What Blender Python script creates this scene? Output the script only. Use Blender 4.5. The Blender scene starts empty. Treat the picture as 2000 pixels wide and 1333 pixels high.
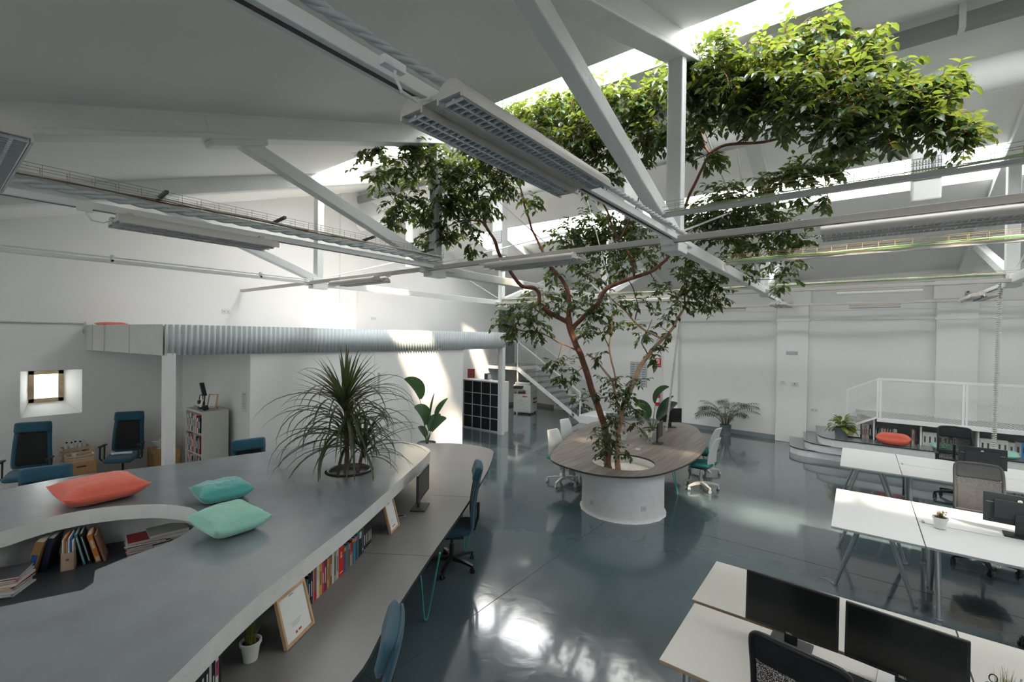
import bpy, math, random
from mathutils import Vector, Matrix, noise
from mathutils.geometry import tessellate_polygon
R = math.radians; PI = math.pi
rnd = random.Random(7)
sc = bpy.context.scene
COL = sc.collection

# ---------------------------------------------------------------- camera, light, exposure
cam_d = bpy.data.cameras.new('camera'); cam = bpy.data.objects.new('camera', cam_d); COL.objects.link(cam)
sc.camera = cam
cam_d.sensor_width = 36.0; cam_d.lens = 885.4 / 2000 * 36; cam_d.clip_end = 200; cam_d.clip_start = 0.05
_y, _p, _r = R(37.37), R(0.506), R(-0.737)
FW = Vector((-math.sin(_y) * math.cos(_p), math.cos(_y) * math.cos(_p), -math.sin(_p)))
_rt = Vector((math.cos(_y), math.sin(_y), 0)); _up = _rt.cross(FW)
RT = math.cos(_r) * _rt - math.sin(_r) * _up; UP = math.sin(_r) * _rt + math.cos(_r) * _up
cam.matrix_world = Matrix(((RT.x, UP.x, -FW.x, 0), (RT.y, UP.y, -FW.y, 0), (RT.z, UP.z, -FW.z, 2.76), (0, 0, 0, 1)))

vs = sc.view_settings
vs.view_transform = 'Standard'; vs.look = 'None'; vs.gamma = 1; vs.use_curve_mapping = False
vs.exposure = 0.2
sc.cycles.max_bounces = 9; sc.cycles.diffuse_bounces = 7; sc.cycles.glossy_bounces = 4
sc.cycles.transmission_bounces = 4; sc.cycles.transparent_max_bounces = 6
sc.cycles.sample_clamp_indirect = 12; sc.cycles.caustics_reflective = False; sc.cycles.caustics_refractive = False

w = bpy.data.worlds.new('sky'); sc.world = w; w.use_nodes = True
bg = w.node_tree.nodes['Background']; bg.inputs[0].default_value = (0.97, 0.985, 1.0, 1); bg.inputs[1].default_value = 11.5

sun_d = bpy.data.lights.new('sun', 'SUN'); sun_d.energy = 15; sun_d.angle = R(4.0); sun_d.color = (1.0, 0.82, 0.62)
sun = bpy.data.objects.new('sun', sun_d); COL.objects.link(sun)
SUN_DIR = Vector((-0.62, 0.52, -1.0)).normalized()
sun.rotation_euler = SUN_DIR.to_track_quat('-Z', 'Y').to_euler(); sun.location = (4, -4, 12)

RA, RB, RIDGE = 4.28, 0.33, 7.4           # roof underside: z = RA + RB*Y up to the ridge
def roof_z(y):
    if y < 0: return RA + RB * min(-y, 14.8 + y)
    return RA + RB * min(y, 2 * RIDGE - y)
SKY = [(4.5, 5.45), (10.1, 11.0), (-5.4, -4.5)]
for y0, y1 in SKY:                         # daylight portals in the skylight openings
    ld = bpy.data.lights.new('skylight_portal', 'AREA'); ld.shape = 'RECTANGLE'; ld.size = 17.0; ld.size_y = (y1 - y0) * 1.05
    ld.energy = 1; ld.cycles.is_portal = True
    lo = bpy.data.objects.new('skylight_portal', ld); COL.objects.link(lo)
    ym = (y0 + y1) / 2; lo.location = (-.95, ym, roof_z(ym) + 0.12)
    lo.rotation_euler = (math.atan((roof_z(y1) - roof_z(y0)) / (y1 - y0)), 0, 0)

# ---------------------------------------------------------------- materials
MATS = {}
def mat(name, col, rough=0.5, metal=0.0, bump=0.0, bscale=40.0, var=0.0, vscale=3.0, spec=0.5, coat=0.0, coatr=0.1, emit=None, sheen=0.0, detail=4):
    if name in MATS: return MATS[name]
    m = bpy.data.materials.new(name); m.use_nodes = True; nt = m.node_tree; b = nt.nodes['Principled BSDF']
    c = (*col, 1)
    b.inputs['Base Color'].default_value = c; b.inputs['Roughness'].default_value = rough
    b.inputs['Metallic'].default_value = metal; b.inputs['Specular IOR Level'].default_value = spec
    if coat: b.inputs['Coat Weight'].default_value = coat; b.inputs['Coat Roughness'].default_value = coatr
    if sheen: b.inputs['Sheen Weight'].default_value = sheen
    if emit: b.inputs['Emission Color'].default_value = (*emit[0], 1); b.inputs['Emission Strength'].default_value = emit[1]
    tc = nt.nodes.new('ShaderNodeTexCoord')
    if var:
        n = nt.nodes.new('ShaderNodeTexNoise'); n.inputs['Scale'].default_value = vscale; n.inputs['Detail'].default_value = 5
        nt.links.new(tc.outputs['Object'], n.inputs['Vector'])
        r = nt.nodes.new('ShaderNodeValToRGB')
        r.color_ramp.elements[0].position = .3; r.color_ramp.elements[1].position = .7
        r.color_ramp.elements[0].color = (*[x * (1 - var) for x in col], 1); r.color_ramp.elements[1].color = (*[min(1, x * (1 + var)) for x in col], 1)
        nt.links.new(n.outputs[0], r.inputs[0]); nt.links.new(r.outputs[0], b.inputs['Base Color'])
    if bump:
        n = nt.nodes.new('ShaderNodeTexNoise'); n.inputs['Scale'].default_value = bscale; n.inputs['Detail'].default_value = detail
        nt.links.new(tc.outputs['Object'], n.inputs['Vector'])
        bp = nt.nodes.new('ShaderNodeBump'); bp.inputs['Strength'].default_value = bump; bp.inputs['Distance'].default_value = .02
        nt.links.new(n.outputs[0], bp.inputs['Height']); nt.links.new(bp.outputs[0], b.inputs['Normal'])
    MATS[name] = m; return m

def leaf_mat(name, c1, c2, rough=.35, trans=.45, tcol=None):
    m = bpy.data.materials.new(name); m.use_nodes = True; nt = m.node_tree; b = nt.nodes['Principled BSDF']
    tc = nt.nodes.new('ShaderNodeTexCoord'); n = nt.nodes.new('ShaderNodeTexNoise'); n.inputs['Scale'].default_value = 5
    nt.links.new(tc.outputs['Object'], n.inputs['Vector'])
    r = nt.nodes.new('ShaderNodeValToRGB'); r.color_ramp.elements[0].position = .35; r.color_ramp.elements[1].position = .65
    r.color_ramp.elements[0].color = (*c1, 1); r.color_ramp.elements[1].color = (*c2, 1)
    nt.links.new(n.outputs[0], r.inputs[0]); nt.links.new(r.outputs[0], b.inputs['Base Color'])
    b.inputs['Roughness'].default_value = rough
    t = nt.nodes.new('ShaderNodeBsdfTranslucent'); t.inputs[0].default_value = (*(tcol or (c2[0] * 3, c2[1] * 2.6, c2[2] * 1.2)), 1)
    mx = nt.nodes.new('ShaderNodeMixShader'); mx.inputs[0].default_value = trans
    nt.links.new(b.outputs[0], mx.inputs[1]); nt.links.new(t.outputs[0], mx.inputs[2])
    nt.links.new(mx.outputs[0], nt.nodes['Material Output'].inputs[0]); MATS[name] = m; return m

def floor_mat():
    m = bpy.data.materials.new('epoxy_floor'); m.use_nodes = True; nt = m.node_tree; b = nt.nodes['Principled BSDF']
    tc = nt.nodes.new('ShaderNodeTexCoord')
    n = nt.nodes.new('ShaderNodeTexNoise'); n.inputs['Scale'].default_value = .8; n.inputs['Detail'].default_value = 6
    nt.links.new(tc.outputs['Object'], n.inputs['Vector'])
    r = nt.nodes.new('ShaderNodeValToRGB'); r.color_ramp.elements[0].position = .3; r.color_ramp.elements[1].position = .7
    r.color_ramp.elements[0].color = (.062, .094, .108, 1); r.color_ramp.elements[1].color = (.080, .116, .130, 1)
    nt.links.new(n.outputs[0], r.inputs[0]); nt.links.new(r.outputs[0], b.inputs['Base Color'])
    n3 = nt.nodes.new('ShaderNodeTexNoise'); n3.inputs['Scale'].default_value = 3; n3.inputs['Detail'].default_value = 5
    nt.links.new(tc.outputs['Object'], n3.inputs['Vector'])
    mr = nt.nodes.new('ShaderNodeMapRange'); mr.inputs['To Min'].default_value = .09; mr.inputs['To Max'].default_value = .20
    nt.links.new(n3.outputs[0], mr.inputs[0]); nt.links.new(mr.outputs[0], b.inputs['Roughness'])
    n2 = nt.nodes.new('ShaderNodeTexNoise'); n2.inputs['Scale'].default_value = 5; n2.inputs['Detail'].default_value = 4; n2.inputs['Distortion'].default_value = .5
    nt.links.new(tc.outputs['Object'], n2.inputs['Vector'])
    bp = nt.nodes.new('ShaderNodeBump'); bp.inputs['Strength'].default_value = .08; bp.inputs['Distance'].default_value = .03
    nt.links.new(n2.outputs[0], bp.inputs['Height']); nt.links.new(bp.outputs[0], b.inputs['Normal'])
    b.inputs['Specular IOR Level'].default_value = .6; b.inputs['Coat Weight'].default_value = .7; b.inputs['Coat Roughness'].default_value = .06
    MATS['epoxy_floor'] = m; return m

def wood_mat(name, c1, c2, scale, rough=.5, axis='Y'):
    m = bpy.data.materials.new(name); m.use_nodes = True; nt = m.node_tree; b = nt.nodes['Principled BSDF']
    tc = nt.nodes.new('ShaderNodeTexCoord'); mp = nt.nodes.new('ShaderNodeMapping')
    s = [scale, scale, scale]; s['XYZ'.index(axis)] = scale * .06; mp.inputs['Scale'].default_value = s
    n = nt.nodes.new('ShaderNodeTexNoise'); n.inputs['Scale'].default_value = 1; n.inputs['Detail'].default_value = 6
    nt.links.new(tc.outputs['Object'], mp.inputs[0]); nt.links.new(mp.outputs[0], n.inputs['Vector'])
    r = nt.nodes.new('ShaderNodeValToRGB'); r.color_ramp.elements[0].position = .35; r.color_ramp.elements[1].position = .65
    r.color_ramp.elements[0].color = (*c1, 1); r.color_ramp.elements[1].color = (*c2, 1)
    nt.links.new(n.outputs[0], r.inputs[0]); nt.links.new(r.outputs[0], b.inputs['Base Color'])
    b.inputs['Roughness'].default_value = rough; MATS[name] = m; return m

white = mat('white_paint', (.76, .77, .765), .6, bump=.04, bscale=12, var=.02)
wallm = mat('wall_paint', (.80, .80, .79), .75, bump=.05, bscale=6, var=.02, vscale=.8)
ceilm = mat('ceiling_paint', (.80, .80, .785), .85, bump=.05, bscale=4, var=.03, vscale=.7)
beamw = mat('beam_paint', (.70, .72, .71), .5, bump=.25, bscale=25, var=.03)
plaster = mat('white_plaster', (.76, .78, .78), .7, bump=.22, bscale=35, var=.04, vscale=10)
fascia = mat('plaster_fascia', (.70, .71, .70), .65, bump=.25, bscale=60, var=.04, vscale=9)
platm = mat('grey_resin', (.185, .208, .222), .27, bump=.10, bscale=9, var=.10, vscale=3.0, spec=.6, detail=6, coat=.5, coatr=.14)
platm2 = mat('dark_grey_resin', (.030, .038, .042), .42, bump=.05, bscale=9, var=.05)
benchm = mat('grey_laminate', (.175, .172, .168), .32, var=.05, vscale=2)
benche = mat('dark_edge', (.02, .024, .026), .5)
floorm = floor_mat()
woodt = wood_mat('grey_oak', (.10, .085, .074), (.21, .183, .158), 22, .38)
oak = wood_mat('pale_oak', (.42, .25, .14), (.55, .36, .21), 20, .5, 'Z')
pine = wood_mat('pine', (.42, .23, .09), (.52, .31, .14), 14, .5, 'X')
ply = wood_mat('birch', (.50, .36, .23), (.60, .45, .30), 14, .5, 'X')
bark = mat('red_bark', (.17, .070, .042), .85, bump=.8, bscale=30, var=.35, vscale=9)
bark2 = mat('tan_bark', (.42, .27, .18), .85, bump=.7, bscale=30, var=.22, vscale=9)
leafm = leaf_mat('ficus_leaf', (.014, .040, .020), (.026, .066, .026), .33, .22, (.28, .38, .05))
bpl = leaf_mat('paddle_leaf', (.020, .060, .035), (.045, .10, .055), .35, .18, (.10, .2, .05))
drac = leaf_mat('strap_leaf', (.030, .045, .022), (.075, .088, .040), .45, .25, (.2, .22, .06))
palmf = leaf_mat('palm_leaf', (.035, .075, .050), (.06, .11, .07), .45, .3, (.12, .2, .06))
crot = leaf_mat('croton_leaf', (.12, .17, .02), (.30, .32, .04), .4, .3, (.4, .42, .05))
grassm = leaf_mat('grass_blade', (.05, .11, .02), (.15, .20, .03), .5, .3, (.2, .3, .04))
dryg = leaf_mat('dry_blade', (.30, .20, .05), (.40, .26, .08), .5, .3, (.4, .3, .1))
pink = mat('pink_flower', (.55, .25, .28), .6)
blk = mat('black_plastic', (.012, .013, .014), .42)
blk2 = mat('black_fabric', (.010, .011, .013), .85, bump=.3, bscale=300)
meshb = mat('black_mesh', (.006, .006, .007), .8, bump=.4, bscale=400)
scrn = mat('dark_screen', (.006, .007, .0075), .22, spec=.4)
hpback = mat('slate_plastic', (.020, .028, .032), .45)
teal = mat('teal_fabric', (.006, .072, .120), .85, bump=.4, bscale=260, var=.06, vscale=12, sheen=.3)
tealm = mat('teal_metal', (.05, .33, .30), .4)
seatteal = mat('sea_green_fabric', (.02, .20, .19), .85, bump=.3, bscale=260)
chw = mat('white_plastic', (.66, .68, .66), .4)
deskw = mat('white_laminate', (.74, .745, .735), .35)
deskc = mat('cream_laminate', (.66, .64, .585), .4)
railw = mat('railing_white', (.88, .89, .89), .4)
edgew = mat('light_edge', (.45, .47, .47), .5)
edget = mat('tan_edge', (.42, .29, .19), .5)
steel = mat('satin_steel', (.42, .46, .48), .38, .85)
dsteel = mat('dark_steel', (.10, .11, .12), .4, .8)
lum = mat('luminaire_shell', (.56, .53, .49), .45)
louv = mat('louvre_metal', (.66, .69, .72), .35, .35)
lamp_dark = mat('luminaire_inside', (.30, .33, .35), .5)
galv = mat('galvanised', (.42, .44, .43), .5, .6)
wirem = mat('yellow_zinc', (.42, .33, .18), .45, .6)
cabw = mat('white_cable', (.62, .62, .58), .55)
cabg = mat('green_cable', (.18, .42, .16), .5)
cabb = mat('brown_cable', (.22, .12, .06), .6)
dgrey = mat('door_grey', (.10, .13, .15), .5)
redf = mat('red_fabric', (.70, .135, .085), .85, bump=.35, bscale=60, sheen=.2)
mintf = mat('mint_fabric', (.30, .60, .49), .85, bump=.35, bscale=60, sheen=.2)
tealf = mat('turquoise_velvet', (.07, .36, .33), .8, bump=.35, bscale=60, sheen=.5)
paper = mat('white_paper', (.72, .74, .72), .8)
ink = mat('grey_ink', (.25, .27, .28), .8)
lightink = mat('white_ink', (.75, .75, .72), .7)
redi = mat('red_ink', (.55, .08, .06), .7)
reds = mat('sign_red', (.60, .03, .03), .5)
redx = mat('extinguisher_red', (.55, .02, .015), .3)
zinc = mat('zinc_pot', (.20, .24, .26), .5, .3, var=.1, vscale=6)
potw = mat('white_pot', (.70, .72, .69), .4)
potk = mat('black_pot', (.02, .02, .02), .4)
soil = mat('soil', (.06, .035, .022), .95, bump=1, bscale=60, var=.4, vscale=30)
gravel = mat('pale_gravel', (.62, .58, .52), .9, bump=1, bscale=80, var=.25, vscale=60)
dcab = mat('charcoal_box', (.018, .021, .023), .6)
cream = mat('cream_shelf', (.56, .56, .50), .5)
kraft = mat('kraft_card', (.42, .29, .20), .8)
mouse_m = mat('mouse_pad', (.025, .025, .027), .8)
silver = mat('silver_plastic', (.45, .45, .46), .35, .4)
blueb = mat('bright_blue', (.02, .22, .50), .5)
skirt = mat('grey_skirting', (.24, .28, .30), .6)
paneb = mat('window_glass', (.9, .95, 1), .1)

# ---------------------------------------------------------------- builders
class MB:
    def __init__(s): s.v = []; s.f = []; s.mi = []; s.m = 0
    def add(s, vs, fs):
        o = len(s.v); s.v += [tuple(v) for v in vs]
        for f in fs: s.f.append(tuple(i + o for i in f)); s.mi.append(s.m)
        return s
    def box(s, c, d, rz=0, M=None):
        x, y, z = d[0] / 2, d[1] / 2, d[2] / 2
        P = [Vector((a, b, e)) for a in (-x, x) for b in (-y, y) for e in (-z, z)]
        if M is None: M = Matrix.Rotation(rz, 3, 'Z')
        P = [M @ p + Vector(c) for p in P]
        return s.add(P, [(0, 1, 3, 2), (4, 6, 7, 5), (0, 4, 5, 1), (2, 3, 7, 6), (0, 2, 6, 4), (1, 5, 7, 3)])
    def b2(s, a, b):
        return s.box([(a[i] + b[i]) / 2 for i in range(3)], [abs(b[i] - a[i]) for i in range(3)])
    def beam(s, a, b, w, h, up=(0, 0, 1)):
        a = Vector(a); b = Vector(b); t = (b - a).normalized(); u = Vector(up); sd = t.cross(u).normalized(); u = sd.cross(t)
        P = []
        for p in (a, b):
            for i, j in ((-1, -1), (1, -1), (1, 1), (-1, 1)): P.append(p + sd * (i * w / 2) + u * (j * h / 2))
        return s.add(P, [(0, 3, 2, 1), (4, 5, 6, 7), (0, 1, 5, 4), (1, 2, 6, 5), (2, 3, 7, 6), (3, 0, 4, 7)])
    def tube(s, pts, r, n=8, cap=True):
        pts = [Vector(p) for p in pts]; rs = r if isinstance(r, (list, tuple)) else [r] * len(pts)
        V = []; ref = None
        for i, p in enumerate(pts):
            t = (pts[min(i + 1, len(pts) - 1)] - pts[max(i - 1, 0)])
            t = t.normalized() if t.length > 1e-9 else Vector((0, 0, 1))
            if ref is None: ref = Vector((1, 0, 0)) if abs(t.x) < .9 else Vector((0, 1, 0))
            a = (ref - t * ref.dot(t)).normalized(); b = t.cross(a); ref = a
            for k in range(n):
                an = 2 * PI * k / n; V.append(p + (a * math.cos(an) + b * math.sin(an)) * rs[i])
        F = []
        for i in range(len(pts) - 1):
            for k in range(n):
                k2 = (k + 1) % n; F.append((i * n + k, i * n + k2, (i + 1) * n + k2, (i + 1) * n + k))
        if cap: F.append(tuple(range(n - 1, -1, -1))); F.append(tuple((len(pts) - 1) * n + k for k in range(n)))
        return s.add(V, F)
    def lathe(s, prof, c=(0, 0, 0), n=24):
        V = []
        for r, z in prof:
            for k in range(n):
                a = 2 * PI * k / n; V.append((c[0] + r * math.cos(a), c[1] + r * math.sin(a), c[2] + z))
        F = []
        for i in range(len(prof) - 1):
            for k in range(n):
                k2 = (k + 1) % n; F.append((i * n + k, i * n + k2, (i + 1) * n + k2, (i + 1) * n + k))
        F.append(tuple(range(n - 1, -1, -1))); F.append(tuple((len(prof) - 1) * n + k for k in range(n)))
        return s.add(V, F)
    def prism(s, poly, z0, z1, holes=(), side=None, top=None):
        """solid slab from an outline and holes"""
        loops = [list(poly)] + [list(h) for h in holes]
        flat = [p for l in loops for p in l]; n = len(flat)
        tri = tessellate_polygon([[Vector((p[0], p[1], 0)) for p in l] for l in loops])
        m0 = s.m
        V = [(p[0], p[1], z0) for p in flat] + [(p[0], p[1], z1) for p in flat]
        o = len(s.v); s.v += V
        def nz(t):
            a, b, c = [flat[i] for i in t]; return (b[0] - a[0]) * (c[1] - a[1]) - (b[1] - a[1]) * (c[0] - a[0])
        for t in tri:
            t = tuple(t) if nz(t) > 0 else tuple(reversed(t))
            s.f.append(tuple(i + n + o for i in t)); s.mi.append(m0 if top is None else top)
            s.f.append(tuple(i + o for i in reversed(t))); s.mi.append(m0)
        k = 0
        for li, l in enumerate(loops):
            m = len(l); area = sum(l[i][0] * l[(i + 1) % m][1] - l[(i + 1) % m][0] * l[i][1] for i in range(m))
            ccw = (area > 0) == (li == 0)
            for i in range(m):
                a, b = k + i, k + (i + 1) % m
                if not ccw: a, b = b, a
                s.f.append((a + o, b + o, b + n + o, a + n + o)); s.mi.append(m0 if side is None else side)
            k += m
        return s
    def slab(s, hw, v0, v1, pf, t, nx=10, nv=12, edge=.5, rd=.25):
        """cushion-like panel: u across in [-1,1], v in [0,1]; hw(v)=half width; pf(x,v)->point centre & normal; t thickness"""
        def prof(u, v): return max(0.0, (1 - abs(u) ** 6) * (1 - abs(2 * v - 1) ** 10)) ** edge
        V = []
        for sd in (1, -1):
            for j in range(nv + 1):
                v = j / nv; v = v - math.sin(2 * PI * v) / (2 * PI) * .75
                e_ = max(0, (abs(2 * v - 1) - (1 - rd)) / rd); cf = 1 - rd * .55 * (1 - math.sqrt(max(0, 1 - e_ * e_)))
                for i in range(nx + 1):
                    u = -1 + 2 * i / nx; x = hw(v) * u * cf
                    p, nrm = pf(x, v); V.append(Vector(p) + Vector(nrm) * (sd * t / 2 * (0.25 + .75 * prof(u, v))))
        N = (nx + 1) * (nv + 1); F = []
        for j in range(nv):
            for i in range(nx):
                a = j * (nx + 1) + i; F.append((a, a + 1, a + nx + 2, a + nx + 1)); F.append((N + a, N + a + nx + 1, N + a + nx + 2, N + a + 1))
        ring = [i for i in range(nx + 1)] + [j * (nx + 1) + nx for j in range(1, nv + 1)] + [nv * (nx + 1) + i for i in range(nx - 1, -1, -1)] + [j * (nx + 1) for j in range(nv - 1, 0, -1)]
        for k in range(len(ring)):
            a, b = ring[k], ring[(k + 1) % len(ring)]; F.append((b, a, N + a, N + b))
        return s.add(V, F)
    def build(s, name, mats, parent=None, smooth=False, bevel=0, loc=None):
        if not isinstance(mats, (list, tuple)): mats = [mats]
        me = bpy.data.meshes.new(name); me.from_pydata(s.v, [], s.f)
        for m in mats: me.materials.append(m)
        if len(mats) > 1: me.polygons.foreach_set('material_index', s.mi)
        if smooth:
            me.polygons.foreach_set('use_smooth', [True] * len(me.polygons))
        me.update()
        o = bpy.data.objects.new(name, me); COL.objects.link(o)
        if parent: o.parent = parent
        if loc: o.location = loc
        if bevel:
            bv = o.modifiers.new('bevel', 'BEVEL'); bv.width = bevel; bv.segments = 2; bv.limit_method = 'ANGLE'; bv.angle_limit = R(40)
        if smooth and smooth != 'all':
            try: me.set_sharp_from_angle(angle=R(smooth if smooth is not True else 50))
            except Exception: pass
        return o

def tag(o, label, cat, group=None, kind=None):
    if label: o['label'] = label
    if cat: o['category'] = cat
    if group: o['group'] = group
    if kind: o['kind'] = kind
    return o
def thing(name, label, cat, loc=(0, 0, 0), rz=0, group=None):
    o = bpy.data.objects.new(name, None); COL.objects.link(o); o.empty_display_size = .1
    o.location = loc; o.rotation_euler = (0, 0, rz); return tag(o, label, cat, group)
def struct(name, mb, m, label=None, cat=None, **k):
    o = mb.build(name, m, **k); o['kind'] = 'structure'
    if label: o['label'] = label
    return o
def copy_tree(o, parent=None, loc=None, rz=None, label=None, group=None):
    c = o.copy(); COL.objects.link(c)
    if parent: c.parent = parent
    if loc is not None: c.location = loc
    if rz is not None: c.rotation_euler = (0, 0, rz)
    if label: c['label'] = label
    if group: c['group'] = group
    for ch in list(o.children): copy_tree(ch, c)
    return c
def catmull(P, n=6, closed=True):
    out = []; m = len(P)
    for i in range(m if closed else m - 1):
        if closed: a, b, c, d = P[(i - 1) % m], P[i], P[(i + 1) % m], P[(i + 2) % m]
        else: a, b, c, d = P[max(i - 1, 0)], P[i], P[i + 1], P[min(i + 2, m - 1)]
        for k in range(n):
            t = k / n; t2, t3 = t * t, t * t * t
            out.append(tuple(.5 * ((2 * b[j]) + (-a[j] + c[j]) * t + (2 * a[j] - 5 * b[j] + 4 * c[j] - d[j]) * t2 + (-a[j] + 3 * b[j] - 3 * c[j] + d[j]) * t3) for j in range(len(b))))
    if not closed: out.append(tuple(P[-1]))
    return out
def offset(poly, dist):
    """move a closed outline inward by dist (ccw outline)"""
    m = len(poly); area = sum(poly[i][0] * poly[(i + 1) % m][1] - poly[(i + 1) % m][0] * poly[i][1] for i in range(m)); sg = 1 if area > 0 else -1
    out = []
    for i in range(m):
        a = Vector(poly[i - 1][:2]); b = Vector(poly[(i + 1) % m][:2]); t = (b - a).normalized()
        out.append((poly[i][0] - t.y * dist * sg, poly[i][1] + t.x * dist * sg))
    return out
def text(body, size, loc, rot, m, parent, name='lettering', depth=.0006):
    cu = bpy.data.curves.new(name, 'FONT'); cu.body = body; cu.size = size; cu.extrude = depth; cu.align_x = 'CENTER'; cu.align_y = 'CENTER'
    cu.materials.append(m); cu.resolution_u = 2
    o = bpy.data.objects.new(name, cu); COL.objects.link(o); o.location = loc; o.rotation_euler = rot
    bpy.context.view_layer.update()
    me = bpy.data.meshes.new_from_object(o.evaluated_get(bpy.context.evaluated_depsgraph_get())); bpy.data.objects.remove(o)
    o = bpy.data.objects.new(name, me); COL.objects.link(o); o.location = loc; o.rotation_euler = rot
    if parent: o.parent = parent
    return o
# ================================================================= SETTING
XL, XR, YF = -11.1, 7.5, -7.2
def back_y(x): return 14.5 - 0.07 * (x + 1.4)
BA = math.atan(-0.07)
m = MB(); m.b2((XL - .4, YF - .3, -.2), (XR + .4, 16, 0)); struct('floor', m, floorm)
m = MB()
m.b2((-2.985, YF, -.001), (-2.979, 6.3, .0012))
m.b2((-2.98, 6.735, -.001), (XR, 6.741, .0012)); m.b2((XL, 8.9, -.001), (-4.6, 8.906, .0012)); m.b2((XL, 2.2, -.001), (XR, 2.206, .0012))
struct('floor_joint', m, mat('joint', (.02, .03, .035), .6))
T = .25
for y0, y1 in ((0, 4.5), (5.45, 7.4), (7.4, 10.1), (11.0, 15.6), (-4.5, 0), (-7.4, -5.4)):
    m = MB(); z0, z1 = roof_z(y0), roof_z(y1)
    a, b = XL - .4, XR + .4
    m.add([(a, y0, z0), (b, y0, z0), (b, y1, z1), (a, y1, z1), (a, y0, z0 + T), (b, y0, z0 + T), (b, y1, z1 + T), (a, y1, z1 + T)],
          [(0, 3, 2, 1), (4, 5, 6, 7), (0, 1, 5, 4), (2, 3, 7, 6), (1, 2, 6, 5), (0, 4, 7, 3)])
    struct('ceiling', m, ceilm)
for y0, y1 in SKY:
    m = MB(); z0, z1 = roof_z(y0), roof_z(y1)
    a, b = XL - .4, -9.45
    m.add([(a, y0, z0), (b, y0, z0), (b, y1, z1), (a, y1, z1), (a, y0, z0 + T), (b, y0, z0 + T), (b, y1, z1 + T), (a, y1, z1 + T)],
          [(0, 3, 2, 1), (4, 5, 6, 7), (0, 1, 5, 4), (2, 3, 7, 6), (1, 2, 6, 5), (0, 4, 7, 3)])
    struct('ceiling', m, ceilm)
# added diffusing pane keeps direct sun out of the rear skylight's right part
fg = bpy.data.materials.new('sun_diffuser'); fg.use_nodes = True; nt = fg.node_tree
tb = nt.nodes.new('ShaderNodeBsdfTranslucent'); tb.inputs[0].default_value = (.55, .565, .57, 1)
nt.links.new(tb.outputs[0], nt.nodes['Material Output'].inputs[0])
m = MB(); m.add([(-6.9, 10.1, roof_z(10.1) + .20), (XR, 10.1, roof_z(10.1) + .20), (XR, 11.0, roof_z(11.0) + .20), (-6.9, 11.0, roof_z(11.0) + .20)], [(0, 1, 2, 3)])
struct('skylight_diffuser', m, fg, label='diffusing pane added in the long rear roof skylight strip to break up direct sun')
# left wall with a splayed window reveal
wy0, wy1, wz0, wz1 = 1.03, 1.79, 1.30, 2.08
m = MB()
m.b2((XL - .5, YF, 0), (XL, wy0, 7.3)); m.b2((XL - .5, wy1, 0), (XL, 16, 7.3)); m.b2((XL - .5, wy0, 0), (XL, wy1, wz0)); m.b2((XL - .5, wy0, wz1), (XL, wy1, 7.3))
struct('wall_left', m, wallm)
fy0, fy1, fz0, fz1 = 1.16, 1.60, 1.50, 2.06; FX = XL - .36
m = MB()
m.add([(XL, wy0, wz0), (XL, wy1, wz0), (XL, wy1, wz1), (XL, wy0, wz1), (FX, fy0, fz0), (FX, fy1, fz0), (FX, fy1, fz1), (FX, fy0, fz1)],
      [(0, 1, 5, 4), (1, 2, 6, 5), (2, 3, 7, 6), (3, 0, 4, 7)])
rv = struct('window_1', m, wallm, label='small window set in a deep splayed opening of the left wall')
m = MB(); t = .07
for a, b in (((fy0, fz0), (fy0 + t, fz1)), ((fy1 - t, fz0), (fy1, fz1)), ((fy0, fz0), (fy1, fz0 + t)), ((fy0, fz1 - t), (fy1, fz1))):
    m.b2((FX - .05, a[0], a[1]), (FX + .012, b[0], b[1]))
m.build('window_frame', ply, rv, bevel=.004)
m = MB()
for k in (1, 2):
    z = fz0 + t + (fz1 - fz0 - 2 * t) * k / 3; m.b2((FX - .04, fy0 + t, z - .004), (FX - .02, fy1 - t, z + .004))
m.build('glazing_bar', galv, rv)
m = MB(); m.b2((FX - .035, fy0 + t, fz0 + t), (FX - .03, fy1 - t, fz1 - t))
gm = bpy.data.materials.new('clear_glass'); gm.use_nodes = True; nt = gm.node_tree
tb = nt.nodes.new('ShaderNodeBsdfTransparent'); tb.inputs[0].default_value = (.93, .95, .94, 1)
gl = nt.nodes.new('ShaderNodeBsdfGlossy'); gl.inputs['Roughness'].default_value = .05
mx = nt.nodes.new('ShaderNodeMixShader'); mx.inputs[0].default_value = .05
nt.links.new(tb.outputs[0], mx.inputs[1]); nt.links.new(gl.outputs[0], mx.inputs[2]); nt.links.new(mx.outputs[0], nt.nodes['Material Output'].inputs[0])
m.build('window_pane', gm, rv)
m = MB(); m.b2((FX + .012, fy0 + .015, 1.75), (FX + .045, fy0 + .035, 1.78)); m.b2((FX + .035, fy0 + .018, 1.70), (FX + .047, fy0 + .032, 1.77)); m.build('window_handle', steel, rv)
m = MB(); m.b2((XL - .48, .9, 1.2), (XL - .46, 1.9, 2.2))
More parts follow.
